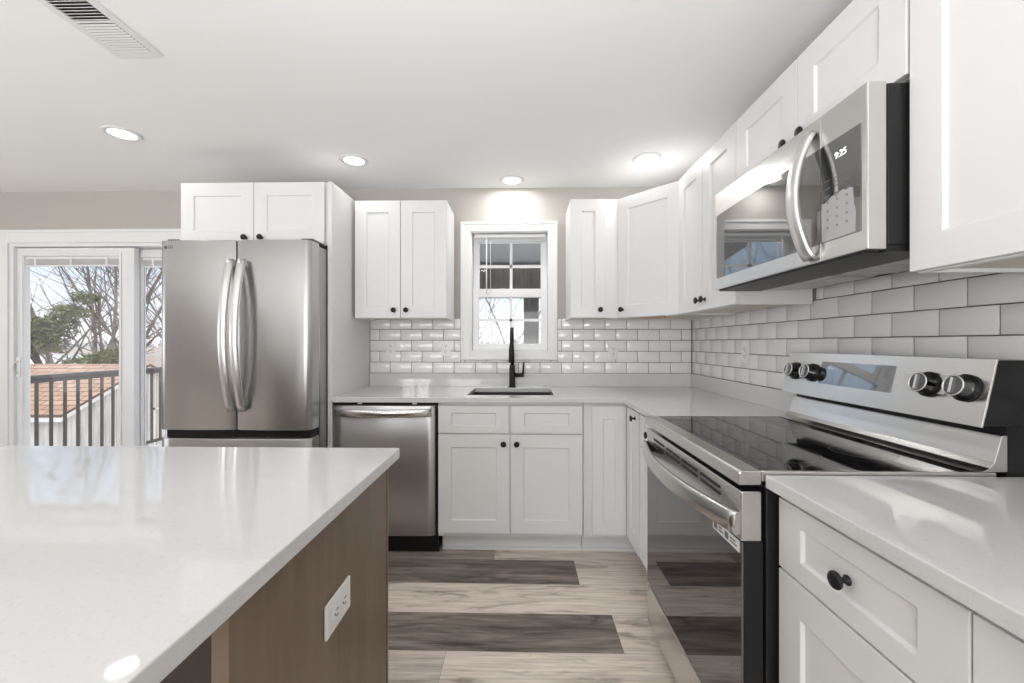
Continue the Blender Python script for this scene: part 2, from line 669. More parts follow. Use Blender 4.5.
def sash(x0, x1, z0, z1, sw, tw, bw, y0, y1, zm, xm, name):
    b = MB()
    b.box(x0, x0 + sw, y0, y1, z0, z1).box(x1 - sw, x1, y0, y1, z0, z1)
    b.box(x0 + sw, x1 - sw, y0, y1, z1 - tw, z1).box(x0 + sw, x1 - sw, y0, y1, z0, z0 + bw)
    s = W(b).build(name, M['vinyl'], win, bevel=0.003)
    yc = (y0 + y1) / 2
    b = MB()
    b.box(xm - 0.010, xm + 0.010, yc - 0.006, yc + 0.006, z0 + bw, z1 - tw)
    b.box(x0 + sw, x1 - sw, yc - 0.006, yc + 0.006, zm - 0.010, zm + 0.010)
    W(b).build('grille', M['vinyl'], s)
    b = MB()
    b.box(x0 + sw, x1 - sw, yc + 0.0065, yc + 0.0105, z0 + bw, z1 - tw)
    W(b).build('glass', M['glass'], s)


sash(WX0 + 0.0125, WX1 - 0.0125, 1.575, WZ1 - 0.0125, 0.046, 0.05, 0.045, D + 0.095, D + 0.130, 1.795, -0.078, 'upper_sash')
sash(WX0 + 0.0125, WX1 - 0.0125, WZ0 + 0.0125, 1.622, 0.046, 0.062, 0.046, D + 0.050, D + 0.085, 1.393, -0.078, 'lower_sash')

# raised mini blind of the sink window
bl = thing('window_blind', 'white mini blind fully raised at the top of the small sink window', 'blind', (-0.086, D + 0.025, 1.975))
MB().box(-0.255, 0.255, -0.012, 0.016, 0.012, 0.035).build('headrail', M['vinyl'], bl, bevel=0.002)
b = MB()
for i in range(6):
    b.box(-0.25, 0.25, -0.011, 0.014, -0.010 + i * 0.0036, -0.0085 + i * 0.0036)
b.build('slat_stack', M['vinyl'], bl)
MB().tube([(-0.168, -0.010, 0.012), (-0.168, -0.012, -0.40)], 0.0045, 8).build('tilt_wand', M['whiteplastic'], bl)
MB().tube([(-0.140, -0.008, 0.0), (-0.139, -0.008, -0.40)], 0.0015, 6).build('pull_cord', M['whiteplastic'], bl)

# ---- sliding patio door
door = thing('door_1', 'x', 'x', ((DX0 + DX1) / 2, D, 0), kind='structure')
door.pop('label', None)
door.pop('category', None)
dox = -(DX0 + DX1) / 2


def DW(b):
    bmesh.ops.translate(b.bm, verts=b.bm.verts[:], vec=(dox, -D, 0))
    return b


b = MB()
CW = 0.092
b.box(DX0 - CW, DX0 + 0.004, D - 0.017, D, 0, DZ + CW)
b.box(DX0 + 0.004, DX1 - 0.004, D - 0.017, D, DZ - 0.004, DZ + CW)
b.box(DX0 - CW, DX1 - 0.004, D - 0.026, D - 0.017, DZ + CW - 0.022, DZ + CW)
b.box(DX0 - CW, DX0 - CW + 0.02, D - 0.026, D - 0.017, 0, DZ + CW - 0.022)
DW(b).build('casing', M['trim'], door, bevel=0.003)
b = MB()
b.box(DX0, DX0 + 0.035, D - 0.004, D + 0.066, 0, DZ).box(DX1 - 0.035, DX1, D - 0.004, D + T, 0, DZ)
b.box(DX0 + 0.035, DX1 - 0.035, D - 0.004, D + T, DZ - 0.028, DZ).box(DX0 - 0.084, DX0 - 0.002, D + 0.0005, D + 0.03, 0, DZ).box(DX0 + 0.035, DX1 - 0.035, D, D + T, 0, 0.03)
DW(b).build('frame', M['vinyl'], door, bevel=0.002)


def slider(name, x0, x1, g0, g1, y0, y1):
    b = MB()
    b.box(x0, g0, y0, y1, 0.03, DZ - 0.034).box(g1, x1, y0, y1, 0.03, DZ - 0.034)
    b.box(g0, g1, y0, y1, 1.870, DZ - 0.034).box(g0, g1, y0, y1, 0.03, 0.16)
    # raised glazing bead
    frame_ring(b, g0 - 0.024, g1 + 0.024, 0.140, 1.894, 0.018, y0 - 0.006, y0)
    s = DW(b).build(name, M['vinyl'], door, bevel=0.003)
    b = MB().box(g0, g1, y1 - 0.018, y1 - 0.012, 0.16, 1.870)
    DW(b).build('glass', M['glass'], s)
    return s


s1 = slider('sliding_panel', -3.758, -2.866, -3.703, -2.983, D + 0.020, D + 0.062)
slider('fixed_panel', -2.940, -2.020, -2.868, -2.10, D + 0.080, D + 0.122)
b = MB()
b.box(-3.750, -3.720, D + 0.008, D + 0.020, 0.97, 1.12)
b.tube([(-3.735, D + 0.010, 1.00), (-3.735, D - 0.020, 1.01), (-3.735, D - 0.024, 1.045), (-3.735, D - 0.020, 1.08), (-3.735, D + 0.010, 1.09)], 0.007, 8)
DW(b).build('pull_handle', M['whiteplastic'], s1, bevel=0.002)

for nm, x0, x1, yy, lb in (('window_blind', -3.700, -2.986, D + 0.030, 'raised white blind stack at the top of the left patio door glass'),
                           ('window_blind', -2.864, -2.12, D + 0.090, 'raised white blind stack atop the patio door pane beside the fridge')):
    bl = thing(nm, lb, 'blind', ((x0 + x1) / 2, yy, 1.802), group='raised blinds of the patio door')
    hw = (x1 - x0) / 2
    MB().box(-hw, hw, -0.004, 0.010, 0.048, 0.066).build('headrail', M['vinyl'], bl, bevel=0.001)
    b = MB()
    for i in range(13):
        b.box(-hw + 0.003, hw - 0.003, -0.004, 0.010, 0.006 + i * 0.0032, 0.0072 + i * 0.0032)
    b.build('slat_stack', M['vinyl'], bl)
    MB().box(-hw + 0.002, hw - 0.002, -0.004, 0.010, -0.006, 0.004).build('bottom_rail', M['vinyl'], bl, bevel=0.001)
    for fx_ in (-0.78, -0.02, 0.74):
        MB().box(fx_ * hw - 0.008, fx_ * hw + 0.008, -0.007, -0.0045, -0.006, 0.066).build('ladder_tape', M['whiteplastic'], bl)

# simple frames of the assumed windows behind the camera
for i, (x0, x1) in enumerate(((-1.7, 0.5), (-2.8, -2.1))):
    b = MB()
    frame_ring(b, x0, x1, 0.6, 2.1, 0.05, FW - 0.09, FW - 0.05)
    b.box((x0 + x1) / 2 - 0.03, (x0 + x1) / 2 + 0.03, FW - 0.09, FW - 0.05, 0.65, 2.05)
    struct(b.build('window_%d' % (i + 2), M['vinyl'], bevel=0.003))
b = MB()  # left wall window, added so light reaches the range side
for (ya, yb, za, zb) in ((0.2, 0.25, 0.6, 2.1), (1.85, 1.9, 0.6, 2.1), (0.25, 1.85, 2.05, 2.1), (0.25, 1.85, 0.6, 0.65), (1.02, 1.08, 0.65, 2.05)):
    b.box(LW - 0.09, LW - 0.05, ya, yb, za, zb)
struct(b.build('window_4', M['vinyl'], bevel=0.003))

# ------------------------------------------------------------------ subway tile
GR = 0.0034
TP, TH = 0.1545, 0.0788


def tiles(us, zrows, m_axis, plane, sign, us_off, umin, umax, hole=None):
    """m_axis 1: tiles on back wall (u = x); 0: on right wall (u = y)"""
    b = MB()
    rn = random.Random(5 + m_axis)

    def put(u, z, n):
        return b.v(u, plane + sign * n, z) if m_axis == 1 else b.v(plane + sign * n, u, z)

    def tile(u0, u1, z0, z1):
        if u1 - u0 < 0.006 or z1 - z0 < 0.006:
            return
        t, ch = 0.008, 0.0022
        tl = [rn.uniform(-0.0002, 0.0002) for _ in range(3)]
        cs = [(u0, z0), (u1, z0), (u1, z1), (u0, z1)]
        ci = [(u0 + ch, z0 + ch), (u1 - ch, z0 + ch), (u1 - ch, z1 - ch), (u0 + ch, z1 - ch)]
        cor = [tl[0], tl[0] + tl[1], tl[0] + tl[1] + tl[2], tl[0] + tl[2]]
        A = [put(u, z, 0.002) for u, z in cs]
        B = [put(u, z, t - ch * 0.55 + c_) for (u, z), c_ in zip(cs, cor)]
        C_ = [put(u, z, t + c_) for (u, z), c_ in zip(ci, cor)]
        for i in range(4):
            j = (i + 1) % 4
            b.face([A[i], A[j], B[j], B[i]])
            b.face([B[i], B[j], C_[j], C_[i]], True)
        b.face(C_, True)
    for r, (z0, z1) in enumerate(zrows):
        o = us_off[r % 2]
        n0 = math.floor((umin - o) / TP) - 1
        n1 = math.ceil((umax - o) / TP) + 1
        for n in range(n0, n1):
            a, c_ = max(o + n * TP, umin), min(o + (n + 1) * TP, umax)
            if c_ - a < 0.004:
                continue
            zt = min(z0 + TH, z1)
            segs = [(a, c_, z0, zt)]
            if hole:
                hx0, hx1, hz0, hz1 = hole
                ns = []
                for (p, q, e, f) in segs:
                    if q <= hx0 or p >= hx1 or f <= hz0 or e >= hz1:
                        ns.append((p, q, e, f))
                        continue
                    if p < hx0:
                        ns.append((p, hx0, e, f))
                    if q > hx1:
                        ns.append((hx1, q, e, f))
                    if e < hz0:
                        ns.append((max(p, hx0), min(q, hx1), e, hz0))
                segs = ns
            for (p, q, e, f) in segs:
                tile(p + GR / 2, q - GR / 2, e + GR / 2, f - GR / 2)
    return b


ZB = 1.008
zr = [(ZB + i * TH, ZB + (i + 1) * TH) for i in range(5)]
tb = thing('tile_backsplash', 'white subway tile backsplash on the window wall, dark grout', 'backsplash', (0.0, D, ZB))
CASX0, CASX1, CASZ0 = WX0 - 0.067, WX1 + 0.057, WZ0 - 0.059
b = tiles(None, zr, 1, D, -1, (R - 0.008 - TP * 0.97, R - 0.008 - TP * 1.47), -1.0965, R - 0.009, (CASX0, CASX1, CASZ0, 2.5))
bmesh.ops.translate(b.bm, verts=b.bm.verts[:], vec=(0, -D, -ZB))
b.build('tiles', M['tile'], tb)
b = MB()
b.slab([-1.0965, CASX0, CASX1, R], [ZB, CASZ0, ZB + 5 * TH], lambda i, j: not (i == 1 and j == 1), 1, D - 0.0045, D)
bmesh.ops.translate(b.bm, verts=b.bm.verts[:], vec=(0, -D, -ZB))
b.build('grout', M['grout'], tb)

tb = thing('tile_backsplash', 'white subway tile backsplash on the range wall, dark grout, running behind the stove', 'backsplash', (R, 1.3, ZB))
zr2 = [(ZB - TH, ZB)] + zr
YJ = 2.783
b = tiles(None, zr, 0, R, -1, (YJ - TP / 2, YJ), -0.42, D - 0.009)
c = tiles(None, [(ZB + 5 * TH, ZB + 5 * TH + 0.05)], 0, R, -1, (YJ, YJ), 0.985, 1.745)
me_ = bpy.data.meshes.new('tmp')
c.bm.to_mesh(me_)
c.bm.free()
b.bm.from_mesh(me_)
bpy.data.meshes.remove(me_)
c = tiles(None, [(ZB - TH, ZB)], 0, R, -1, (YJ, YJ), 0.998, 1.742)
me_ = bpy.data.meshes.new('tmp')
c.bm.to_mesh(me_)
c.bm.free()
b.bm.from_mesh(me_)
bpy.data.meshes.remove(me_)
bmesh.ops.translate(b.bm, verts=b.bm.verts[:], vec=(-R, -1.3, -ZB))
b.build('tiles', M['tile'], tb)
b = MB()
b.slab([-0.42, 0.985, 1.748, D - 0.005], [ZB, ZB + 5 * TH, ZB + 5 * TH + 0.052], lambda i, j: j == 0 or i == 1, 0, R - 0.0045, R)
bmesh.ops.translate(b.bm, verts=b.bm.verts[:], vec=(-R, -1.3, -ZB))
b.build('grout', M['grout'], tb)

# ------------------------------------------------------------------ cabinets
KNOB = [(0, 0), (0.0095, 0), (0.0095, 0.003), (0.0055, 0.0055), (0.0052, 0.0155), (0.0145, 0.019), (0.0165, 0.022), (0.0165, 0.0245), (0.0145, 0.0275), (0, 0.0285)]


def shaker(x0, x1, z0, z1, y, st, rl, t=0.02):
    """shaker front facing -y; front plane at y - t"""
    b = MB()
    rec, ch = 0.0080, 0.0042
    yf, yp = y - t, y - t + rec
    O = [b.v(x, yf, z) for x, z in ((x0, z0), (x1, z0), (x1, z1), (x0, z1))]
    I = [b.v(x, yf, z) for x, z in ((x0 + st, z0 + rl), (x1 - st, z0 + rl), (x1 - st, z1 - rl), (x0 + st, z1 - rl))]
    Q = [b.v(x, yp, z) for x, z in ((x0 + st + ch, z0 + rl + ch), (x1 - st - ch, z0 + rl + ch), (x1 - st - ch, z1 - rl - ch), (x0 + st + ch, z1 - rl - ch))]
    K = [b.v(x, y, z) for x, z in ((x0, z0), (x1, z0), (x1, z1), (x0, z1))]
    for i in range(4):
        j = (i + 1) % 4
        b.face([O[i], O[j], I[j], I[i]])
        b.face([I[i], I[j], Q[j], Q[i]])
        b.face([K[i], K[j], O[j], O[i]])
    b.face(Q)
    b.face(K)
    return b


def cabinet(name, label, loc, rz, wd, dp, h, fronts, upper=True, toe=True, group=None, strips=(), toe_l=0.0, toe_r=0.0):
    """origin: front-left-bottom of the carcass face; +x along the front, +y into the wall
    fronts: (kind, x0, x1, z0, z1, (knob_x, knob_z) or None)"""
    t = thing(name, label, 'cabinet', loc, rz, group or ('white shaker wall cabinets' if upper else 'white shaker base cabinets'))
    b = MB()
    z0 = 0.0 if upper else 0.105
    b.box(0, 0.016, 0, dp, z0, h).box(wd - 0.016, wd, 0, dp, z0, h)
    b.box(0.016, wd - 0.016, 0, 0.018, z0, h)
    b.box(0.016, wd - 0.016, dp - 0.008, dp, z0 + (0.02 if upper else 0), h)
    if upper:
        b.box(0.016, wd - 0.016, 0.018, dp - 0.008, h - 0.016, h)
    b.build('carcass', M['cab'], t, bevel=0.0012)
    b = MB().box(0.016, wd - 0.016, 0.018, dp - 0.008, z0 + 0.008, z0 + 0.018)
    b.build('bottom_panel', M['birch'], t)
    if not upper and toe:
        MB().box(toe_l, wd - toe_r, 0.065, 0.080, 0, 0.105).box(toe_l, wd - toe_r, 0.053, 0.065, 0, 0.018).build('toe_kick', M['cab'], t, bevel=0.0015)
    for (x0, x1, y0, y1) in strips:
        MB().box(x0, x1, y0, y1, -0.006, 0.008).build('nailer_strip', M['cardboard'], t)
    for (kind, x0, x1, a, c_, kn) in fronts:
        st = 0.075
        rl = 0.042 if kind == 'drawer' else 0.075
        if x1 - x0 < 0.25:
            st = 0.065 if x1 - x0 > 0.19 else 0.055
        d = shaker(x0, x1, a, c_, -0.001, st, rl).build(kind, M['cab'], t, bevel=0.0014)
        if kn:
            MB().lathe(KNOB, (kn[0], -0.021, kn[1]), (0, -1, 0), 20).build('knob', M['black'], d)
    return t


G = 0.0018
UB, UH = 1.385, 0.763     # upper bottom, upper height
FY, FX = D - 0.305, R - 0.307   # carcass faces (door skins stand 2 cm proud)
DP = 0.294
# uppers on the window wall
w_ = 0.598
cabinet('wall_cabinet', 'white two-door wall cabinet left of the sink window', (-1.081, FY, UB), 0, w_, DP, UH,
        [('door', 0.002, w_ / 2 - G, 0.003, UH - 0.003, (w_ / 2 - 0.040, 0.052)), ('door', w_ / 2 + G, w_ - 0.002, 0.003, UH - 0.003, (w_ / 2 + 0.040, 0.052))])
w_ = 0.311
cabinet('wall_cabinet', 'narrow one-door white wall cabinet just right of the sink window', (0.314, FY, UB), 0, w_, DP, UH,
        [('door', 0.002, 0.222, 0.003, UH - 0.003, (0.186, 0.052))])
# diagonal corner
dc = thing('wall_cabinet', 'angled corner wall cabinet with one wide door', 'cabinet', (R - 0.588, D - 0.30, UB), 0, 'white shaker wall cabinets')
b = MB()
fp = [(0.0, 0.004), (0.0, 0.289), (0.577, 0.289), (0.577, -0.31), (0.282, -0.31)]   # local footprint


def ring_wall(b, p, q, th, z0, z1):
    p, q = Vector((*p, 0)), Vector((*q, 0))
    d = (q - p).normalized()
    n = Vector((-d.y, d.x, 0)) * th
    A = [p, q, q + n, p + n]
    b.prism([(a.x, a.y) for a in A], 2, z0, z1)


b.prism(fp, 2, UH - 0.016, UH)
for p, q in zip(fp, fp[1:] + fp[:1]):
    ring_wall(b, p, q, -0.014, 0, UH - 0.016)
b.build('carcass', M['cab'], dc, bevel=0.0012)
fpi = [(0.02, 0.012), (0.02, 0.27), (0.558, 0.27), (0.558, -0.29), (0.288, -0.29)]
MB().prism(fpi, 2, 0.008, 0.016).build('bottom_panel', M['birch'], dc)
MB().box(0.15, 0.27, -0.07, -0.05, -0.008, 0.008, Matrix.Rotation(-PI / 4, 3, 'Z')).build('nailer_strip', M['cardboard'], dc)
L_ = math.hypot(0.282, 0.314)
ang = math.atan2(-0.314, 0.282)
d = shaker(0.003, L_ - 0.003, 0.003, UH - 0.003, -0.001, 0.075, 0.075).build('door', M['cab'], dc, loc=(0.0, 0.004, 0), rot=(0, 0, ang), bevel=0.0014)
MB().lathe(KNOB, (0.040, -0.021, 0.052), (0, -1, 0), 20).build('knob', M['black'], d)

# uppers on the range wall (run toward the camera)
w_ = 0.634
cabinet('wall_cabinet', 'white two-door wall cabinet between the corner cabinet and the microwave', (FX, 2.388, UB), -PI / 2, w_, DP, UH,
        [('door', 0.002, w_ / 2 - G, 0.003, UH - 0.003, (w_ / 2 - 0.030, 0.052)), ('door', w_ / 2 + G, w_ - 0.002, 0.003, UH - 0.003, (w_ / 2 + 0.030, 0.052))])
w_ = 0.768
MZ = 1.845
cabinet('wall_cabinet', 'short white two-door wall cabinet directly above the microwave', (FX, 1.751, MZ), -PI / 2, w_, DP, UB + UH - MZ,
        [('door', 0.002, w_ / 2 - G, 0.003, UB + UH - MZ - 0.003, (w_ / 2 - 0.042, 0.040)), ('door', w_ / 2 + G, w_ - 0.002, 0.003, UB + UH - MZ - 0.003, (w_ / 2 + 0.042, 0.040))])
w_ = 0.92
cabinet('wall_cabinet', 'nearest white wall cabinet, right of the microwave, beige unpainted underside', (FX, 0.979, UB), -PI / 2, w_, DP, UH,
        [('door', 0.002, w_ / 2 - G, 0.003, UH - 0.003, (w_ / 2 - 0.04, 0.052)), ('door', w_ / 2 + G, w_ - 0.002, 0.003, UH - 0.003, (w_ / 2 + 0.04, 0.052))])
# over the fridge
w_ = 0.866
cabinet('wall_cabinet', 'deep white two-door cabinet above the refrigerator', (-1.992, 2.411, 1.797), 0, w_, 0.555, 0.365,
        [('door', 0.002, 0.434 - G, 0.003, 0.362, (0.434 - 0.047, 0.040)), ('door', 0.434 + G, 0.850, 0.003, 0.362, (0.434 + 0.047, 0.040))])
tag(box('end_panel', M['cab'], -1.124, -1.098, 2.391, 2.998, 0.0, 2.161, bevel=0.0015),
    'tall white panel between the refrigerator and the dishwasher', 'panel')

# base cabinets
BY, BX = 2.411, 0.623
BH = 0.884
DZ0, DZ1, RZ0, RZ1 = 0.131, 0.700, 0.706, 0.864
w_ = 0.836
cabinet('base_cabinet', 'white sink base cabinet with two doors and two false drawer fronts, below the sink', (-0.483, BY, 0), 0, w_, 0.575, BH,
        [('drawer', 0.003, 0.411, RZ0, RZ1, None), ('drawer', 0.423, 0.830, RZ0, RZ1, None),
         ('door', 0.003, 0.415, DZ0, DZ1, (0.379, 0.648)), ('door', 0.419, 0.830, DZ0, DZ1, (0.455, 0.648))], upper=False, toe_l=0.012)
# corner (L-shaped) base cabinet: panel on the window side, door on the range side
cb = thing('base_cabinet', 'white corner base cabinet with two tall narrow doors meeting in the corner', 'cabinet', (0.356, BY, 0), 0, 'white shaker base cabinets')
b = MB()
b.box(0, 0.262, 0, 0.018, 0.105, BH)
b.box(0, 0.016, 0.018, 0.575, 0.105, BH)
b.box(0.262, 0.280, -0.268, 0.018, 0.105, BH)
b.box(0.280, 0.850, -0.268, -0.252, 0.105, BH)
b.box(0.016, 0.850, 0.567, 0.575, 0.105, BH)
b.box(0.842, 0.850, -0.252, 0.567, 0.105, BH)
b.build('carcass', M['cab'], cb, bevel=0.0012)
MB().box(0, 0.335, 0.065, 0.080, 0, 0.105).box(0, 0.335, 0.053, 0.065, 0, 0.018).box(0.335, 0.350, -0.268, 0.080, 0, 0.105).box(0.323, 0.335, -0.268, 0.053, 0, 0.018).build('toe_kick', M['cab'], cb, bevel=0.0015)
shaker(0.048, 0.240, DZ0, RZ1, -0.001, 0.060, 0.075).build('door', M['cab'], cb, bevel=0.0014)
d = shaker(0.003, 0.240, DZ0, RZ1, -0.001, 0.075, 0.075).build('door', M['cab'], cb, loc=(0.262, -0.024, 0), rot=(0, 0, -PI / 2), bevel=0.0014)
MB().lathe(KNOB, (0.180, -0.021, 0.828), (0, -1, 0), 20).build('knob', M['black'], d)
w_ = 0.388
cabinet('base_cabinet', 'slim white drawer base cabinet squeezed between the corner and the far side of the stove', (BX, 2.141, 0), -PI / 2, w_, 0.575, BH,
        [('drawer', 0.003, w_ - 0.003, RZ0, RZ1, (w_ / 2 - 0.018, 0.793)), ('door', 0.003, w_ - 0.003, DZ0, DZ1, (w_ - 0.05, 0.648))], upper=False)
w_ = 0.4215
cabinet('base_cabinet', 'white base cabinet beside the near side of the stove, black knob on its drawer', (BX, 0.9945, 0), -PI / 2, w_, 0.575, BH,
        [('drawer', 0.004, w_ - 0.0015, RZ0, RZ1, (w_ / 2, 0.787)), ('door', 0.004, w_ - 0.0015, DZ0, DZ1, (w_ - 0.05, 0.648))], upper=False)
w_ = 0.90
cabinet('base_cabinet', 'white base cabinet at the lower right edge of the photo', (BX, 0.5725, 0), -PI / 2, w_, 0.575, BH,
        [('drawer', 0.0015, w_ / 2 - G, RZ0, RZ1, (w_ / 4, 0.787)), ('drawer', w_ / 2 + G, w_ - 0.003, RZ0, RZ1, (w_ * 0.75, 0.787)),
         ('door', 0.0015, w_ / 2 - G, DZ0, DZ1, (w_ / 2 - 0.05, 0.648)), ('door', w_ / 2 + G, w_ - 0.003, DZ0, DZ1, (w_ / 2 + 0.05, 0.648))], upper=False)

# ------------------------------------------------------------------ countertops
CZ0, CZ1 = 0.8845, 0.914
SX0, SX1, SY0, SY1 = -0.325, 0.195, 2.49, 2.885
ct = thing('countertop', 'white quartz L-shaped countertop holding the sink, along the window wall', 'countertop', (0.0, D, CZ0))
b = MB()
cx = [-1.0965, SX0, SX1, 0.573, R - 0.002]
cy = [1.751, 2.366, SY0, SY1, D - 0.002]
b.slab(cx, cy, lambda i, j: not (j == 0 and i < 3) and not (i == 1 and j == 2), 2, CZ0, CZ1)
bmesh.ops.translate(b.bm, verts=b.bm.verts[:], vec=(0, -D, -CZ0))
b.build('slab', M['quartz'], ct, bevel=0.0025)
b = MB()
b.box(-1.0965, R - 0.002, D - 0.021, D - 0.002, CZ1, ZB - 0.0005)
b.box(R - 0.021, R - 0.002, 1.751, D - 0.021, CZ1, ZB - 0.0005)
bmesh.ops.translate(b.bm, verts=b.bm.verts[:], vec=(0, -D, -CZ0))
b.build('upstand', M['quartz'], ct, bevel=0.0015)
ct = thing('countertop', 'white quartz countertop piece at the right, on the near side of the stove', 'countertop', (R, 0.3, CZ0))
MB().box(0.573 - R, -0.002, -0.70, 0.695, 0, CZ1 - CZ0).build('slab', M['quartz'], ct, bevel=0.0025)
MB().box(-0.021, -0.002, -0.70, 0.695, CZ1 - CZ0, ZB - CZ0 - 0.0005).build('upstand', M['quartz'], ct, bevel=0.0015)

# sink
sk = thing('sink', 'black undermount kitchen sink below the window', 'sink', ((SX0 + SX1) / 2, (SY0 + SY1) / 2, 0.69))
hx, hy = (SX1 - SX0) / 2 - 0.001, (SY1 - SY0) / 2 - 0.001
b = MB()
b.slab([-hx - 0.012, -hx, hx, hx + 0.012], [-hy - 0.012, -hy, hy, hy + 0.012], lambda i, j: not (i == 1 and j == 1), 2, 0.0, CZ0 - 0.69 - 0.001)
b.box(-hx - 0.012, hx + 0.012, -hy - 0.012, hy + 0.012, -0.012, 0.0)
b.build('basin', M['blacksink'], sk, bevel=0.004)
MB().lathe([(0, 0.003), (0.02, 0.002), (0.040, 0.004), (0.045, 0.001), (0.045, -0.001)], (0, 0.05, 0.001)).build('drain', M['steel_d'], sk)

# faucet
fc = thing('faucet', 'matte black pull-down kitchen faucet with a side lever', 'faucet', (-0.066, 2.935, CZ1))
MB().lathe([(0, 0), (0.027, 0), (0.027, 0.006), (0.0215, 0.009), (0.0205, 0.13), (0.0195, 0.150), (0.0145, 0.156), (0, 0.156)], seg=24).build('body', M['black'], fc)
pts = [(0, 0, 0.15)]
for i in range(0, 15):
    a = PI * i / 14
    pts.append((0, -0.092 + 0.092 * math.cos(a), 0.315 + 0.092 * math.sin(a)))
MB().tube(pts, 0.0125, 14).build('spout', M['black'], fc)
MB().lathe([(0, -0.135), (0.014, -0.135), (0.0185, -0.13), (0.0185, -0.055), (0.0145, -0.02), (0.0132, 0.004), (0, 0.004)], (0, -0.184, 0.315), seg=18).build('spray_head', M['black'], fc)
lv = MB().lathe([(0, 0.0), (0.0135, 0.0), (0.0135, 0.062), (0.012, 0.066), (0, 0.066)], (0.014, 0, 0.085), (1, 0, 0), 18).build('lever_hub', M['black'], fc)
MB().tube([(0.072, 0, 0.080), (0.078, 0, 0.12), (0.081, 0, 0.178)], [0.009, 0.0075, 0.006], 10).build('lever', M['black'], lv)

# ------------------------------------------------------------------ outlets


def outlet(name, label, loc, rot, group=None, horizontal=False):
    """plate in local xz plane facing -y"""
    t = bpy.data.objects.new(name, None)
    t.empty_display_size = 0.05
    t.location = loc
    t.rotation_euler = rot
    COL.objects.link(t)
    tag(t, label, 'outlet', group or 'white wall plates')
    MB().box(-0.035, 0.035, -0.006, 0.0, -0.0575, 0.0575).build('cover_plate', M['whiteplastic'], t, bevel=0.003, seg=3)
    for s in (-1, 1):
        b = MB()
        b.prism([(0.0165 * math.cos(a) * 1.0, s * 0.0195 + 0.0145 * math.sin(a)) for a in [2 * PI * q / 20 for q in range(20)]], 1, -0.0085, -0.006)
        r_ = b.build('receptacle', M['whiteplastic'], t, bevel=0.0006)
        b = MB()
        b.box(-0.0075, -0.0052, -0.0089, -0.0084, s * 0.0195 - 0.001, s * 0.0195 + 0.008)
        b.box(0.0052, 0.0075, -0.0089, -0.0084, s * 0.0195 - 0.001, s * 0.0195 + 0.008)
        b.lathe([(0, 0.0005), (0.0026, 0.0005), (0.0026, 0)], (0, -0.0084, s * 0.0195 - 0.007), (0, -1, 0), 10)
        b.build('slots', M['slot'], r_)
    MB().lathe([(0.003, 0), (0.003, 0.0008), (0, 0.001)], (0, -0.006, 0), (0, -1, 0), 10).build('screw', M['steel_b'], t)
    return t


outlet('electrical_outlet', 'white outlet on the window wall tile, left end, near the tall panel', (-0.945, D - 0.0085, 1.185), (0, 0, 0))
outlet('electrical_outlet', 'white outlet plate on the tile just left of the sink window', (-0.545, D - 0.0085, 1.185), (0, 0, 0))
outlet('electrical_outlet', 'white outlet on the window wall tile right of the sink, below the narrow cabinet', (0.653, D - 0.0085, 1.165), (0, 0, 0))
outlet('electrical_outlet', 'white outlet on the range wall tile, between the corner and the stove', (R - 0.0085, 2.275, 1.172), (0, 0, -PI / 2))

# ------------------------------------------------------------------ refrigerator


def curved_door(x0, x1, y, bulge, rad, z0, z1, depth, radr=None):
    """front facing -y with a gentle bow and rounded vertical edges"""
    n = 22
    pr = []
    for i in range(n + 1):
        s = i / n
        x = x0 + (x1 - x0) * s
        u = 2 * s - 1
        e = min(s, 1 - s) * (x1 - x0)
        yy = y - bulge * (1 - u * u)
        rd = rad if s < 0.5 or radr is None else radr
        if e < rd:
            yy += rd - math.sqrt(max(rd * rd - (rd - e) ** 2, 0))
        pr.append((x, yy))
    # denser points near the edges
    pts = [(x1, y + depth), (x0, y + depth)]
    b = MB()
    A = [b.v(p[0], p[1], z0) for p in pr]
    B = [b.v(p[0], p[1], z1) for p in pr]
    for i in range(n):
        b.face([A[i], A[i + 1], B[i + 1], B[i]], True)
    E0 = [b.v(x1, y + depth, z0), b.v(x0, y + depth, z0)]
    E1 = [b.v(x1, y + depth, z1), b.v(x0, y + depth, z1)]
    b.face([A[-1], E0[0], E1[0], B[-1]])
    b.face([E0[0], E0[1], E1[1], E1[0]])
    b.face([E0[1], A[0], B[0], E1[1]])
    b.face(A + E0)
    b.face(B + E1)
    return b


FXC = -1.5335
fr_ = thing('refrigerator', 'stainless steel french door refrigerator with two curved bar handles', 'refrigerator', (FXC, 2.31, 0))
b = MB()
b.box(-0.405, 0.405, 0.0, 0.62, 0.03, 1.765)
b.build('body', M['steel_d'], fr_, bevel=0.004)
for (x0, x1, hx_, nm) in ((-0.424, -0.0025, -0.0145, 'left'), (0.0025, 0.405, 0.047, 'right')):
    d = curved_door(x0, x1, -0.102, 0.010, 0.016 if nm == 'left' else 0.003, 0.757, 1.778, 0.094, 0.003 if nm == 'left' else 0.016).build('door', M['steel'], fr_, bevel=0.003)
    hp = []
    for i in range(25):
        s = i / 24
        z = 0.864 + s * 0.805
        bow = 0.018 + 0.064 * math.sin(PI * s) ** 0.85
        hp.append((hx_, -0.108 - bow, z))
    hb = MB().ribbon_bar(hp, (1, 0, 0), 0.041, 0.020)
    for zz in (0.880, 1.653):
        hb.box(hx_ - 0.013, hx_ + 0.013, -0.132, -0.104, zz - 0.016, zz + 0.016)
    hb.build('handle', M['steel_b'], d, bevel=0)
    if nm == 'left':
        lg = MB().lathe([(0, 0), (0.0095, 0), (0.0095, 0.0008), (0, 0.0008)], (-0.384, -0.1052, 1.741), (0, -1, 0), 20).build('logo_badge', M['greyplastic'], d)
        text_mesh('logo_letters', 'LG', 0.022, M['greyplastic'], d, (-0.356, -0.1077, 1.741), (PI / 2, 0, math.radians(-4)))
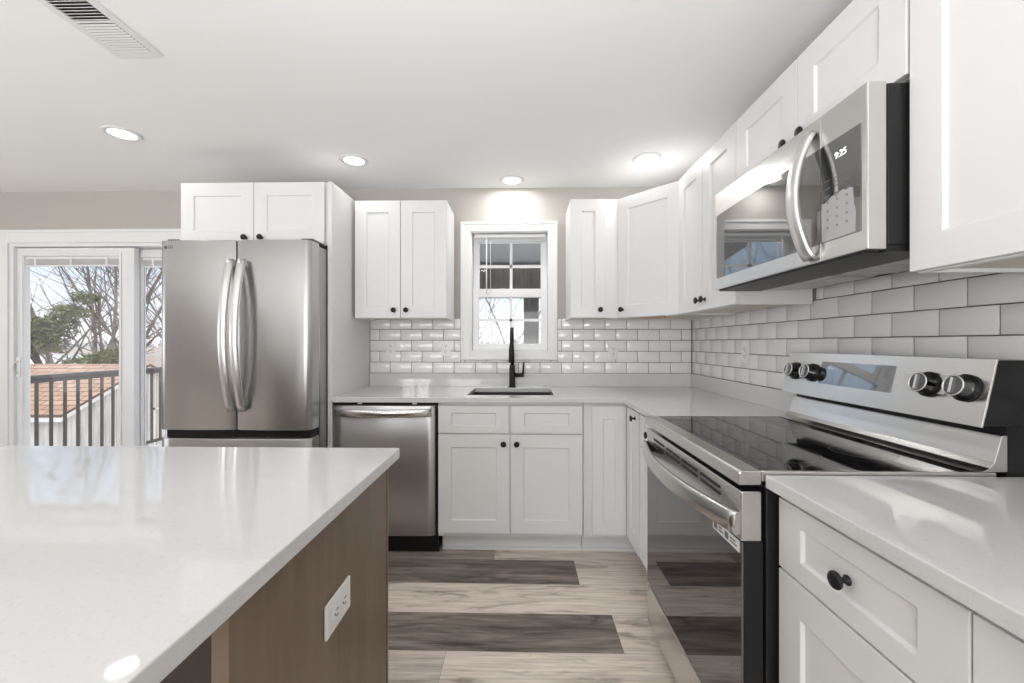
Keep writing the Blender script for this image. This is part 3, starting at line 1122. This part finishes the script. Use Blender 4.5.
b = curved_door(-0.424, 0.405, -0.102, 0.010, 0.016, 0.09, 0.712, 0.094)
b.build('freezer_drawer', M['steel'], fr_, bevel=0.005)
MB().box(-0.398, 0.398, -0.080, -0.002, 0.713, 0.7565).build('drawer_gap_trim', M['blackpanel'], fr_)
hb = MB()
MB_pts = [(-0.33 + 0.66 * i / 20, -0.118 - 0.045 * math.sin(PI * i / 20) ** 0.8, 0.63) for i in range(21)]
hb.ribbon_bar(MB_pts, (0, 0, 1), 0.034, 0.018)
hb.build('drawer_handle', M['steel_b'], fr_)
for s in (-1, 1):
    MB().box(s * 0.37 - 0.032, s * 0.37 + 0.032, -0.075, 0.055, 1.7795, 1.792).build('hinge_cover', M['greyplastic'], fr_, bevel=0.004)
MB().box(-0.39, 0.39, -0.055, 0.0, 0.0, 0.085).build('toe_grille', M['greyplastic'], fr_, bevel=0.003)

# ------------------------------------------------------------------ dishwasher
dw = thing('dishwasher', 'stainless steel dishwasher with a bowed bar handle, left of the sink cabinet', 'dishwasher', (-0.789, 2.391, 0))
MB().box(-0.308, 0.303, 0.030, 0.58, 0.02, 0.8825).box(-0.308, 0.303, 0.012, 0.030, 0.868, 0.8825).build('tub_surround', M['blackpanel'], dw)
MB().box(-0.308, 0.303, 0.05, 0.0685, 0.0, 0.110).build('toe_panel', M['black'], dw)
d = curved_door(-0.303, 0.290, 0.0, 0.006, 0.010, 0.112, 0.864, 0.028).build('door', M['steel'], dw, bevel=0.003)
hp = []
for i in range(25):
    s = i / 24
    hp.append((-0.282 + 0.554 * s, -0.012 - 0.052 * math.sin(PI * s) ** 0.75, 0.826))
hb = MB().ribbon_bar(hp, (0, 0, 1), 0.044, 0.018)
hb.build('handle', M['steel_h'], d)
for s in (-0.15, 0.17):
    MB().box(s - 0.012, s + 0.012, 0.006, 0.012, 0.871, 0.878).build('mounting_clip', M['steel_b'], dw)

# ------------------------------------------------------------------ range (local x: along wall toward camera, -y: outward)
RW = 0.750
rg = thing('range', 'stainless steel electric range with black glass cooktop and oven door', 'stove', (R, 1.3745, 0), -PI / 2)
hw = RW / 2


def out_(x):   # world x -> local y
    return x - R


def prof(pts):  # world (x,z) -> local (y,z)
    return [(out_(x), z) for x, z in pts]


MB().box(-hw + 0.004, hw - 0.004, out_(0.580), -0.012, 0.03, 0.884).build('body', M['blackpanel'], rg, bevel=0.003)
MB().prism(prof([(0.514, 0.888), (0.514, 0.917), (0.519, 0.9225), (0.568, 0.9225), (0.568, 0.888)]), 0, -hw, hw) \
    .box(hw - 0.008, hw, out_(0.568), out_(1.11), 0.896, 0.9225).box(-hw, -hw + 0.008, out_(0.568), out_(1.11), 0.896, 0.9225) \
    .build('cooktop_frame', M['steel_h'], rg, bevel=0.003, seg=3)
ck = MB().box(-hw + 0.0085, hw - 0.0085, out_(0.5685), out_(1.09), 0.886, 0.9215).build('cooktop', M['blackglass'], rg)
for (x, y, r_) in ((-0.19, 0.70, 0.095), (0.19, 0.70, 0.115), (-0.19, 0.95, 0.085), (0.19, 0.95, 0.075)):
    b = MB()
    n = 48
    A = [b.v(x + r_ * math.cos(2 * PI * q / n), out_(y) + r_ * math.sin(2 * PI * q / n), 0.9217) for q in range(n)]
    B = [b.v(x + (r_ - 0.0015) * math.cos(2 * PI * q / n), out_(y) + (r_ - 0.0015) * math.sin(2 * PI * q / n), 0.9217) for q in range(n)]
    for q in range(n):
        b.face([A[q], A[(q + 1) % n], B[(q + 1) % n], B[q]])
    b.build('burner_ring', M['greyplastic'], ck)
# oven door
od = MB().box(-hw + 0.003, hw - 0.003, out_(0.528), out_(0.574), 0.236, 0.752).build('oven_door', M['blackpanel'], rg, bevel=0.003)
MB().box(-hw + 0.003, hw - 0.003, out_(0.521), out_(0.570), 0.753, 0.872).build('door_top_panel', M['steel_h'], od, bevel=0.004, seg=3)
MB().box(-hw + 0.004, hw - 0.004, out_(0.5225), out_(0.5278), 0.238, 0.751).build('door_glass', M['ovenglass'], od, bevel=0.001)
b = MB()
for g in range(4):
    xa = -0.280 + g * 0.143
    for rr in range(2):
        b.box(xa, xa + 0.118, out_(0.5192), out_(0.5212), 0.843 - rr * 0.017, 0.850 - rr * 0.017)
b.build('vent_slots', M['slot'], od)
# bowed handle: full width strip that swells out in the middle
hp = []
for i in range(33):
    s = i / 32
    hp.append((-hw + 0.004 + (RW - 0.008) * s, out_(0.5135) - 0.052 * math.sin(PI * s) ** 0.9, 0.795))
hb = MB().ribbon_bar(hp, (0, 0, 1), 0.052, 0.016)
hb.build('handle', M['steel_h'], od)
st = MB().box(0.225, 0.362, out_(0.5215), out_(0.5224), 0.722, 0.7505).build('paper_label', M['whiteplastic'], od)
b = MB()
for xa, xb, za, zb in ((0.232, 0.250, 0.727, 0.745), (0.258, 0.282, 0.730, 0.734), (0.258, 0.276, 0.738, 0.742), (0.292, 0.310, 0.728, 0.744), (0.318, 0.352, 0.730, 0.734), (0.318, 0.345, 0.738, 0.742)):
    b.box(xa, xb, out_(0.5210), out_(0.5215), za, zb)
b.build('print_marks', M['greymark'], od)
MB().box(-hw + 0.003, hw - 0.003, out_(0.524), out_(0.572), 0.075, 0.226).build('storage_drawer', M['steel_h'], rg, bevel=0.004)
b = MB()
for sx_ in (-0.33, 0.33):
    for yy in (0.63, 1.12):
        b = MB().lathe([(0, 0), (0.018, 0), (0.018, 0.02), (0.012, 0.03), (0, 0.03)], (sx_, out_(yy), 0.0), seg=12)
        b.build('levelling_foot', M['black'], rg)
# riser between cooktop and control panel
pr = [(1.060, 0.9232), (1.080, 0.9255), (1.094, 0.932), (1.104, 0.945), (1.112, 0.971), (1.119, 0.999), (1.122, 1.008), (1.134, 1.008), (1.134, 0.9232)]
b = MB()
b.prism(prof(pr), 0, -hw, hw)
for f in b.bm.faces:
    if abs(f.normal.x) < 0.5:
        f.smooth = False
b.build('riser', M['steel_h'], rg, bevel=0.002)
MB().box(-hw + 0.002, hw - 0.002, out_(1.1345), -0.012, 0.886, 1.029).build('backguard_core', M['blackpanel'], rg)
cp = MB().prism(prof([(1.080, 1.030), (1.115, 1.184), (1.203, 1.184), (1.203, 1.030)]), 0, -hw + 0.001, hw - 0.001).build('control_panel', M['blackpanel'], rg, bevel=0.002)
MB().prism(prof([(1.074, 1.026), (1.110, 1.188), (1.124, 1.188), (1.124, 1.1842), (1.1145, 1.1842), (1.0793, 1.026)]), 0, -hw, hw).build('face_plate', M['steel_h'], cp, bevel=0.0015)
sl = Vector((0.036, 0, 0.162)).normalized()          # slope direction in world x,z
nm_ = Vector((-sl.z, 0, sl.x))                      # outward normal (world x,z)


def on_panel(x, z, lift=0.0):
    wx = 1.074 + (z - 1.026) * 0.036 / 0.162
    return Vector((x, out_(wx + nm_.x * lift), z + nm_.z * lift))


ln = Vector((0, nm_.x, nm_.z))
b = MB()
q = [on_panel(-0.180, 1.078, 0.0012), on_panel(0.122, 1.078, 0.0012), on_panel(0.122, 1.157, 0.0012), on_panel(-0.180, 1.157, 0.0012)]
q2 = [on_panel(-0.180, 1.078, -0.001), on_panel(0.122, 1.078, -0.001), on_panel(0.122, 1.157, -0.001), on_panel(-0.180, 1.157, -0.001)]
A = [b.v(*p) for p in q]
B = [b.v(*p) for p in q2]
b.face(A)
for i in range(4):
    b.face([A[i], A[(i + 1) % 4], B[(i + 1) % 4], B[i]])
b.build('display', M['mwglass'], cp)
for kx in (-0.312, -0.217, 0.232, 0.324):
    o_ = on_panel(kx, 1.114, 0.0005)
    kb = MB().mat(M['black'])
    kb.lathe([(0, 0), (0.034, 0), (0.034, 0.007), (0.0285, 0.010)], o_, ln, 32)
    kb.mat(M['darkchrome'])
    kb.lathe([(0.0285, 0.010), (0.0265, 0.034)], o_, ln, 32)
    kb.mat(M['steel_b'])
    kb.lathe([(0.0265, 0.034), (0.0255, 0.0352), (0.0235, 0.0350), (0.0225, 0.0335)], o_, ln, 32)
    kb.mat(M['greyplastic'])
    kb.lathe([(0.0225, 0.0335), (0, 0.0330)], o_, ln, 32)
    tt = ln.cross(Vector((1, 0, 0))).normalized()
    kb.mat(M['steel_b'])
    c0 = o_ + ln * 0.034
    vs = [kb.v(*(c0 + Vector((a * 0.0035, 0, 0)) + tt * (c_ * 0.019) + ln * e)) for a in (-1, 1) for c_ in (-1, 1) for e in (-0.002, 0.006)]
    for qd in ((0, 1, 3, 2), (4, 6, 7, 5), (0, 4, 5, 1), (2, 3, 7, 6), (0, 2, 6, 4), (1, 5, 7, 3)):
        kb.face([vs[i] for i in qd])
    kb.build('knob', None, cp)
    # glossy white film tag left on the panel beside each knob
    b = MB()
    p0, p1 = kx - 0.080, kx - 0.050
    fv = [on_panel(p0, 1.092, 0.0008), on_panel(p1, 1.092, 0.0008), on_panel(p1, 1.142, 0.0008), on_panel(p0, 1.142, 0.0008)]
    gv = [on_panel(p0, 1.092, 0), on_panel(p1, 1.092, 0), on_panel(p1, 1.142, 0), on_panel(p0, 1.142, 0)]
    A = [b.v(*p) for p in fv]
    B = [b.v(*p) for p in gv]
    b.face(A)
    for i in range(4):
        b.face([A[i], A[(i + 1) % 4], B[(i + 1) % 4], B[i]])
    b.build('film_tag', M['whiteplastic'], cp)

# ------------------------------------------------------------------ microwave
mw = thing('microwave', 'stainless steel over-the-range microwave with a bowed vertical handle', 'microwave', (R, 1.367, 1.443), -PI / 2)
MH = 0.390
hw = 0.381
MB().box(-hw, hw, out_(0.848), -0.012, 0.010, MH - 0.004).build('body', M['blackpanel'], mw, bevel=0.003)
seam = 0.231
md = MB().box(-hw, seam - 0.001, out_(0.802), out_(0.847), 0.0, MH).build('door', M['steel_h'], mw, bevel=0.003)
mc = MB().box(seam + 0.001, hw, out_(0.802), out_(0.847), 0.0, MH).build('control_panel', M['steel_h'], mw, bevel=0.003)
MB().box(-hw + 0.016, seam - 0.001, out_(0.8005), out_(0.8022), 0.047, 0.303).build('door_glass', M['mwglass'], md, bevel=0.0006)
MB().box(seam + 0.001, 0.364, out_(0.8005), out_(0.8022), 0.047, 0.303).build('panel_glass', M['mwglass'], mc, bevel=0.0006)
hp = []
for i in range(25):
    s = i / 24
    hp.append((0.197, out_(0.796) - 0.048 * math.sin(PI * s) ** 0.8, 0.012 + 0.345 * s))
hb = MB().ribbon_bar(hp, (1, 0, 0), 0.042, 0.015)
hb.build('handle', M['steel_b'], md)
text_mesh('clock_digits', '9:25', 0.023, M['clock'], mc, (0.302, out_(0.7998), 0.258), (PI / 2, 0, 0), 0.0003)
b = MB()
for r_ in range(3):
    for c_ in range(3):
        xx, zz = 0.255 + c_ * 0.035, 0.205 - r_ * 0.020
        b.box(xx - 0.010, xx + 0.010, out_(0.7999), out_(0.8004), zz - 0.0014, zz + 0.0014)
for r_ in range(4):
    for c_ in range(3):
        xx, zz = 0.258 + c_ * 0.032, 0.148 - r_ * 0.022
        b.box(xx - 0.003, xx + 0.003, out_(0.7999), out_(0.8004), zz - 0.003, zz + 0.003)
b.build('key_marks', M['greymark'], mc)
# loose protective film on the lower part of the glass panel
b = MB()
top = [(0.236 + 0.0105 * i, 0.150 + rnd.uniform(-0.006, 0.008) + 0.0012 * i) for i in range(11)]
poly = [(0.236, 0.050)] + top + [(0.3440, 0.120), (0.350, 0.100), (0.348, 0.050)]
b.prism([(x, z) for x, z in poly], 1, out_(0.8001), out_(0.8004))
b.build('protective_film', M['film'], mc)
# underside
MB().box(-hw + 0.004, hw - 0.004, out_(0.848), out_(0.985), -0.004, 0.0095).build('vent_strip', M['black'], mw)
MB().box(-hw + 0.02, hw - 0.02, out_(0.81), out_(0.847), -0.006, -0.0005).build('bottom_lip', M['black'], mw)
b = MB()
for s in (-1, 1):
    b = MB().box(s * 0.19 - 0.155, s * 0.19 + 0.155, out_(0.992), out_(1.165), 0.0, 0.0095)
    for i in range(9):
        xx = s * 0.19 - 0.14 + i * 0.035
        b.box(xx - 0.002, xx + 0.002, out_(0.995), out_(1.162), -0.002, 0.0)
    b.build('grease_filter', M['filter'], mw)
MB().box(-0.03, 0.03, out_(1.0), out_(1.15), 0.001, 0.0095).build('lamp_cover', M['film'], mw)

# ------------------------------------------------------------------ island
ic = thing('island_cabinet', 'brown stained wood island base, lower left', 'cabinet', (-1.2, 0.87, 0))
b = MB()
b.box(-0.82, 0.785, -0.300, 0.325, 0.10, BH)
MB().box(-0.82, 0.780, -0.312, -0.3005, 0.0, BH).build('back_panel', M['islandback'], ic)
b.build('carcass', M['island'], ic, bevel=0.0015)
MB().box(-0.80, 0.770, -0.285, 0.26, 0.0, 0.0995).build('toe_kick', M['island'], ic)
MB().box(0.7855, 0.810, -0.323, 0.3255, 0.0, BH).build('end_panel', M['island'], ic, bevel=0.0015)
MB().box(0.7855, 0.812, 0.3262, 0.336, 0.0, BH).build('corner_strip', M['island'], ic, bevel=0.001)
for i in range(3):
    x0 = -0.80 + i * 0.525
    rot_door = shaker(-x0 - 0.52, -x0, 0.12, 0.70, 0, 0.075, 0.075).build('door', M['island'], ic, loc=(0, 0.326, 0), rot=(0, 0, PI), bevel=0.0014)
it = tag(MB().box(-2.12, -0.361, 0.215, 1.229, CZ0, CZ1).build('island_countertop', M['quartz'], bevel=0.0025),
         'large white quartz island countertop in the left foreground', 'countertop')
o = outlet('electrical_outlet', 'white outlet mounted sideways on the brown island end panel', (-0.3895, 0.870, 0.670), (0, PI / 2, 0))
o.rotation_euler = (Matrix.Rotation(PI / 2, 3, 'Z') @ Matrix.Rotation(PI / 2, 3, 'Y')).to_euler()

# ------------------------------------------------------------------ ceiling fixtures


def downlight(x, y, label, watts):
    t = thing('recessed_light', label, 'ceiling light', (x, y, H), group='recessed ceiling lights')
    MB().lathe([(0.060, -0.0005), (0.082, -0.0005), (0.084, -0.003), (0.078, -0.007), (0.062, -0.008), (0.060, -0.004)], seg=40).build('trim_ring', M['whiteplastic'], t)
    MB().lathe([(0, -0.005), (0.060, -0.005)], seg=40).build('diffuser', M['lamp'], t)
    l = bpy.data.lights.new('recessed_lamp', 'AREA')
    l.shape = 'DISK'
    l.size = 0.13
    l.energy = watts
    l.color = (1.0, 0.985, 0.96)
    lo = bpy.data.objects.new('recessed_lamp', l)
    lo.location = (x, y, H - 0.012)
    COL.objects.link(lo)


for (x, y), wt, lb in zip(LIGHTS, LAMP_W, ('lit recessed ceiling light above the patio door side, left of the refrigerator',
                               'lit recessed ceiling light above the left wall cabinet by the fridge panel',
                               'lit recessed ceiling light closest to the sink window, above it',
                               'lit recessed ceiling light in front of the angled corner cabinet')):
    downlight(x, y, lb, wt)
for i, (x, y) in enumerate(LIGHTS_BEHIND):
    downlight(x, y, ['recessed ceiling light above the island', 'recessed ceiling light above the island aisle',
                     'recessed ceiling light behind the camera, left', 'recessed ceiling light behind the camera, right',
                     'recessed ceiling light over the dining side'][i], LAMP_W_BEHIND)

cv = thing('ceiling_vent', 'white louvred air register in the ceiling, top left', 'vent', (-1.478, 1.41, H))
b = MB()
b.slab([-0.093, -0.066, 0.066, 0.093], [-0.175, -0.150, -0.004, 0.004, 0.150, 0.175], lambda i, j: not (i == 1 and j in (1, 3)), 2, -0.006, -0.0005)
b.build('frame', M['whiteplastic'], cv, bevel=0.002)
MB().box(-0.064, 0.064, -0.149, 0.149, -0.0016, -0.0006).build('duct_opening', M['slot'], cv)
for g, s in ((-1, -1), (1, 1)):
    for i in range(11):
        yy = g * (0.012 + i * 0.0130)
        MB().box(-0.065, 0.065, yy - (0.0065 if g < 0 else 0.0042), yy + (0.0065 if g < 0 else 0.0042), -0.0062, -0.0052, Matrix.Rotation(math.radians(32 if g < 0 else -14), 3, 'X')).build('louvre', M['whiteplastic'], cv)

# ------------------------------------------------------------------ outdoors
GZ = -2.8
struct(MB().box(-140, 140, D + T + 0.05, 260, GZ - 0.2, GZ).build('ground', M['snow']))
b = MB()
for i in range(21):
    yy = D + T + 0.02 + i * 0.145
    b.box(-4.75, 2.4, yy, yy + 0.137, -0.13, -0.10)
b.box(-4.75, 2.4, D + T + 0.02, 6.2, -0.30, -0.131)
for x in (-4.6, -1.2, 2.2):
    b.box(x - 0.07, x + 0.07, 6.0, 6.14, GZ, -0.3)
tag(b.build('deck', M['deck']), 'raised timber deck outside the patio door', 'deck')


def railing(label, x0, y0, x1, y1):
    t = thing('deck_railing', label, 'railing', (x0, y0, -0.10), math.atan2(y1 - y0, x1 - x0))
    ln_ = math.hypot(x1 - x0, y1 - y0)
    MB().box(0, ln_, -0.035, 0.035, 0.985, 1.02).box(0, ln_, -0.018, 0.018, 0.945, 0.985).build('top_rail', M['railmetal'], t, bevel=0.004)
    MB().box(0, ln_, -0.018, 0.018, 0.085, 0.12).build('bottom_rail', M['railmetal'], t)
    n = int(ln_ / 0.1232)
    for i in range(n):
        x = 0.045 + i * 0.1232
        MB().box(x - 0.010, x + 0.010, -0.010, 0.010, 0.12, 0.945).build('baluster', M['railmetal'], t)
    for x in (0.0, ln_):
        MB().box(x - 0.04, x + 0.04, -0.04, 0.04, 0.0, 0.984).build('post', M['railmetal'], t)


railing('dark metal deck railing seen through the patio door', -4.6, 3.313, -4.6, 6.1)

# shed
SXE, SYE, SYR = -8.78, 7.80, 9.66
SZE, SZR = -0.118, 0.73
SY2 = 2 * SYR - SYE
SXL = -16.5
sh = thing('shed', 'garden shed with orange shingle roof beyond the deck railing', 'shed', ((SXE + SXL) / 2, SYR, GZ))
ox_, oy_, oz_ = -(SXE + SXL) / 2, -SYR, -GZ


def S(b):
    bmesh.ops.translate(b.bm, verts=b.bm.verts[:], vec=(ox_, oy_, oz_))
    return b


b = MB()
b.prism([(SYE + 0.15, GZ), (SYE + 0.15, SZE - 0.02), (SYR, SZR - 0.10), (SY2 - 0.15, SZE - 0.02), (SY2 - 0.15, GZ)], 0, SXL + 0.1, SXE - 0.12)
S(b).build('walls', M['siding'], sh)
b = MB()
y_ = SYE + 0.16
while y_ < SY2 - 0.2:
    zt = SZE + (SZR - SZE) * (1 - abs(y_ - SYR) / (SYR - SYE)) - 0.12
    b.box(SXE - 0.12, SXE - 0.105, y_, y_ + 0.03, GZ, zt)
    y_ += 0.25
S(b).build('battens', M['siding'], sh)
b = MB()
uv = b.bm.loops.layers.uv.new('UVMap')
th_ = 0.05
for (ya, za, yb, zb) in ((SYE - 0.05, SZE - 0.03, SYR, SZR), (SY2 + 0.05, SZE - 0.03, SYR, SZR)):
    sl_ = math.hypot(yb - ya, zb - za)
    A = [b.v(SXL, ya, za), b.v(SXE, ya, za), b.v(SXE, yb, zb), b.v(SXL, yb, zb)]
    B = [b.v(SXL, ya, za - th_), b.v(SXE, ya, za - th_), b.v(SXE, yb, zb - th_), b.v(SXL, yb, zb - th_)]
    f = b.face(A)
    for lp, q in zip(f.loops, ((0, 0), (SXE - SXL, 0), (SXE - SXL, sl_), (0, sl_))):
        lp[uv].uv = q
    b.face(B)
    for i in range(4):
        b.face([A[i], A[(i + 1) % 4], B[(i + 1) % 4], B[i]])
S(b).build('roof', M['shingle'], sh)
b = MB()
for (ya, za, yb, zb) in ((SYE - 0.05, SZE - 0.035, SYR, SZR - 0.005), (SYR, SZR - 0.005, SY2 + 0.05, SZE - 0.035)):
    b.prism([(ya, za - 0.13), (ya, za - 0.045), (yb, zb - 0.045), (yb, zb - 0.13)], 0, SXE - 0.10, SXE - 0.01)
b.box(SXL, SXE - 0.02, SYE - 0.04, SYE - 0.01, SZE - 0.17, SZE - 0.08)
S(b).build('roof_trim', M['rake'], sh)
b = MB()
b.box(SXE - 0.118, SXE - 0.09, SYR + 0.2, SYR + 0.24, GZ, -0.35).box(SXE - 0.118, SXE - 0.09, SYR + 1.2, SYR + 1.24, GZ, -0.35).box(SXE - 0.118, SXE - 0.09, SYR + 0.2, SYR + 1.24, -0.39, -0.35)
S(b).build('door_trim', M['rake'], sh)


# trees
def bare_tree(name, label, base, stems, height, seed, group=None, spread=0.55, r0=0.10):
    rn = random.Random(seed)
    t = thing(name, label, 'tree', base, 0, 'leafless trees outdoors')
    tr_ = MB()
    br_ = MB()

    def grow(b, p, d, ln_, r_, lev):
        pts, rad = [p.copy()], [r_]
        n = 5
        q = p.copy()
        dd = d.copy()
        for i in range(n):
            dd = (dd + Vector((rn.uniform(-1, 1), rn.uniform(-1, 1), rn.uniform(-0.3, 0.7))) * 0.13).normalized()
            q = q + dd * ln_ / n
            pts.append(q.copy())
            rad.append(r_ * (1 - 0.68 * (i + 1) / n))
            if lev < 3 and i >= 1:
                for _ in range(2 if lev < 2 else 1):
                    ax = Vector((rn.uniform(-1, 1), rn.uniform(-1, 1), rn.uniform(-0.2, 0.6))).normalized()
                    nd = (dd * 0.75 + ax * 0.75).normalized()
                    grow(br_, q, nd, ln_ * rn.uniform(0.38, 0.6), rad[-1] * 0.58, lev + 1)
        b.tube(pts, rad, 6 if lev < 2 else 4, cap=False)
    for k_ in range(stems):
        a = 2 * PI * k_ / stems + rn.uniform(-0.3, 0.3)
        d = Vector((math.cos(a) * spread, math.sin(a) * spread, 1)).normalized()
        grow(tr_, Vector((math.cos(a) * 0.12, math.sin(a) * 0.12, 0)), d, height * rn.uniform(0.8, 1.05), r0 * rn.uniform(0.75, 1.1), 0)
    tr_.build('trunk', M['bark'], t)
    br_.build('branches', M['bark'], t)
    return t


bare_tree('bare_tree', 'leafless many-stemmed tree behind the orange shed roof', (-14.9, 13.9, GZ), 8, 8.2, 3, spread=0.36, r0=0.11)
bare_tree('bare_tree', 'leafless tree seen through the patio door pane beside the fridge', (-15.1, 21.5, GZ), 6, 8.5, 9, spread=0.7)
bare_tree('bare_tree', 'leafless tree seen through the lower sash of the sink window', (-1.9, 11.5, GZ), 5, 6.4, 21, spread=0.45, r0=0.07)


def evergreen(label, base, blobs, seed):
    rn = random.Random(seed)
    t = thing('evergreen_tree', label, 'tree', base, 0, 'evergreens behind the shed')
    MB().tube([(0, 0, 0), (0.05, 0, 1.5), (0, 0.05, blobs[-1][2])], [0.16, 0.12, 0.03], 8).build('trunk', M['bark'], t)
    b = MB()
    for (x, y, z, rx, rz_, n) in blobs:
        for _ in range(n):
            v_ = Vector((rn.gauss(0, 1), rn.gauss(0, 1), rn.gauss(0, 1))).normalized() * (rn.random() ** 0.4)
            c = Vector((x + v_.x * rx, y + v_.y * rx, z + v_.z * rz_))
            for q in range(5):
                d = Vector((rn.uniform(-1, 1), rn.uniform(-1, 1), rn.uniform(-0.5, 1))).normalized()
                s = d.cross(Vector((rn.uniform(-1, 1), rn.uniform(-1, 1), rn.uniform(-1, 1)))).normalized() * 0.022
                e = c + d * rn.uniform(0.10, 0.22)
                b.face([b.v(*(c - s)), b.v(*(c + s)), b.v(*e)])
    b.build('foliage', M['needle'], t)


evergreen('dark evergreen tree in front of the bare trunks, above the shed roof', (-14.3, 12.2, GZ),
          [(-1.0, 0, 4.25, 0.55, 0.45, 330), (-0.35, 0, 4.35, 0.65, 0.5, 380), (0.25, 0, 4.5, 0.55, 0.45, 300), (0.75, 0.05, 4.95, 0.45, 0.22, 140), (1.1, 0.1, 5.4, 0.34, 0.20, 80), (-0.4, 0, 3.9, 0.9, 0.25, 220), (-1.2, 0, 3.8, 0.4, 0.3, 110)], 4)
evergreen('smaller low evergreen at the right end of the orange shed roof', (-12.7, 12.6, GZ),
          [(-0.7, 0, 3.45, 0.6, 0.16, 150), (0.1, 0, 3.6, 0.5, 0.22, 170), (0.55, 0, 3.85, 0.30, 0.28, 110)], 6)

# far background
fh = thing('house', 'pale low house far beyond the snowy field', 'house', (-59, 62, GZ), 0, 'far houses')
MB().box(-9, 9, -3, 3, 0, 2.5).build('walls', M['farhouse'], fh)
MB().prism([(-3.4, 2.45), (0, 3.45), (3.4, 2.45)], 0, -9.4, 9.4).build('roof', M['farroof'], fh)
fh = thing('house', 'brown roofed far house seen through the pane beside the fridge', 'house', (-20.5, 24.0, GZ), 0, 'far houses')
MB().box(-3.2, 3.2, -2.0, 2.0, 0, 2.0).build('walls', M['farhouse'], fh)
MB().prism([(-2.4, 1.95), (0, 3.3), (2.4, 1.95)], 0, -3.5, 3.5).build('roof', M['farroof'], fh)
b = MB()
rn = random.Random(2)
for i in range(900):
    x = rn.uniform(-190, 110)
    y = rn.uniform(118, 130)
    h_ = rn.uniform(3.2, 5.2)
    r_ = rn.uniform(0.4, 1.1)
    b.lathe([(0, 0), (r_, h_ * 0.3), (r_ * 0.8, h_ * 0.7), (0, h_)], (x, y, GZ), seg=6)
tag(b.build('treeline', M['fartree']), 'hazy grey line of far trees on the horizon', 'trees', kind='stuff')

# covered porch outside the sink window
pc = thing('porch_roof', 'dark timber porch roof with post outside the sink window', 'porch', (0.2, 5.0, -0.1))
b = MB()
b.prism([(3.25 - 5.0, 3.10), (7.2 - 5.0, 2.62), (7.2 - 5.0, 2.70), (3.25 - 5.0, 3.20)], 0, -1.9, 2.1)
b.build('soffit', M['porchceil'], pc)
MB().box(-1.9, 2.1, 1.85, 2.05, 2.08, 2.61).build('beam', M['porchbeam'], pc)
MB().box(0.035 - 0.2, 0.283 - 0.2, 1.86, 2.04, GZ + 0.1, 2.079).build('post', M['porchbeam'], pc)
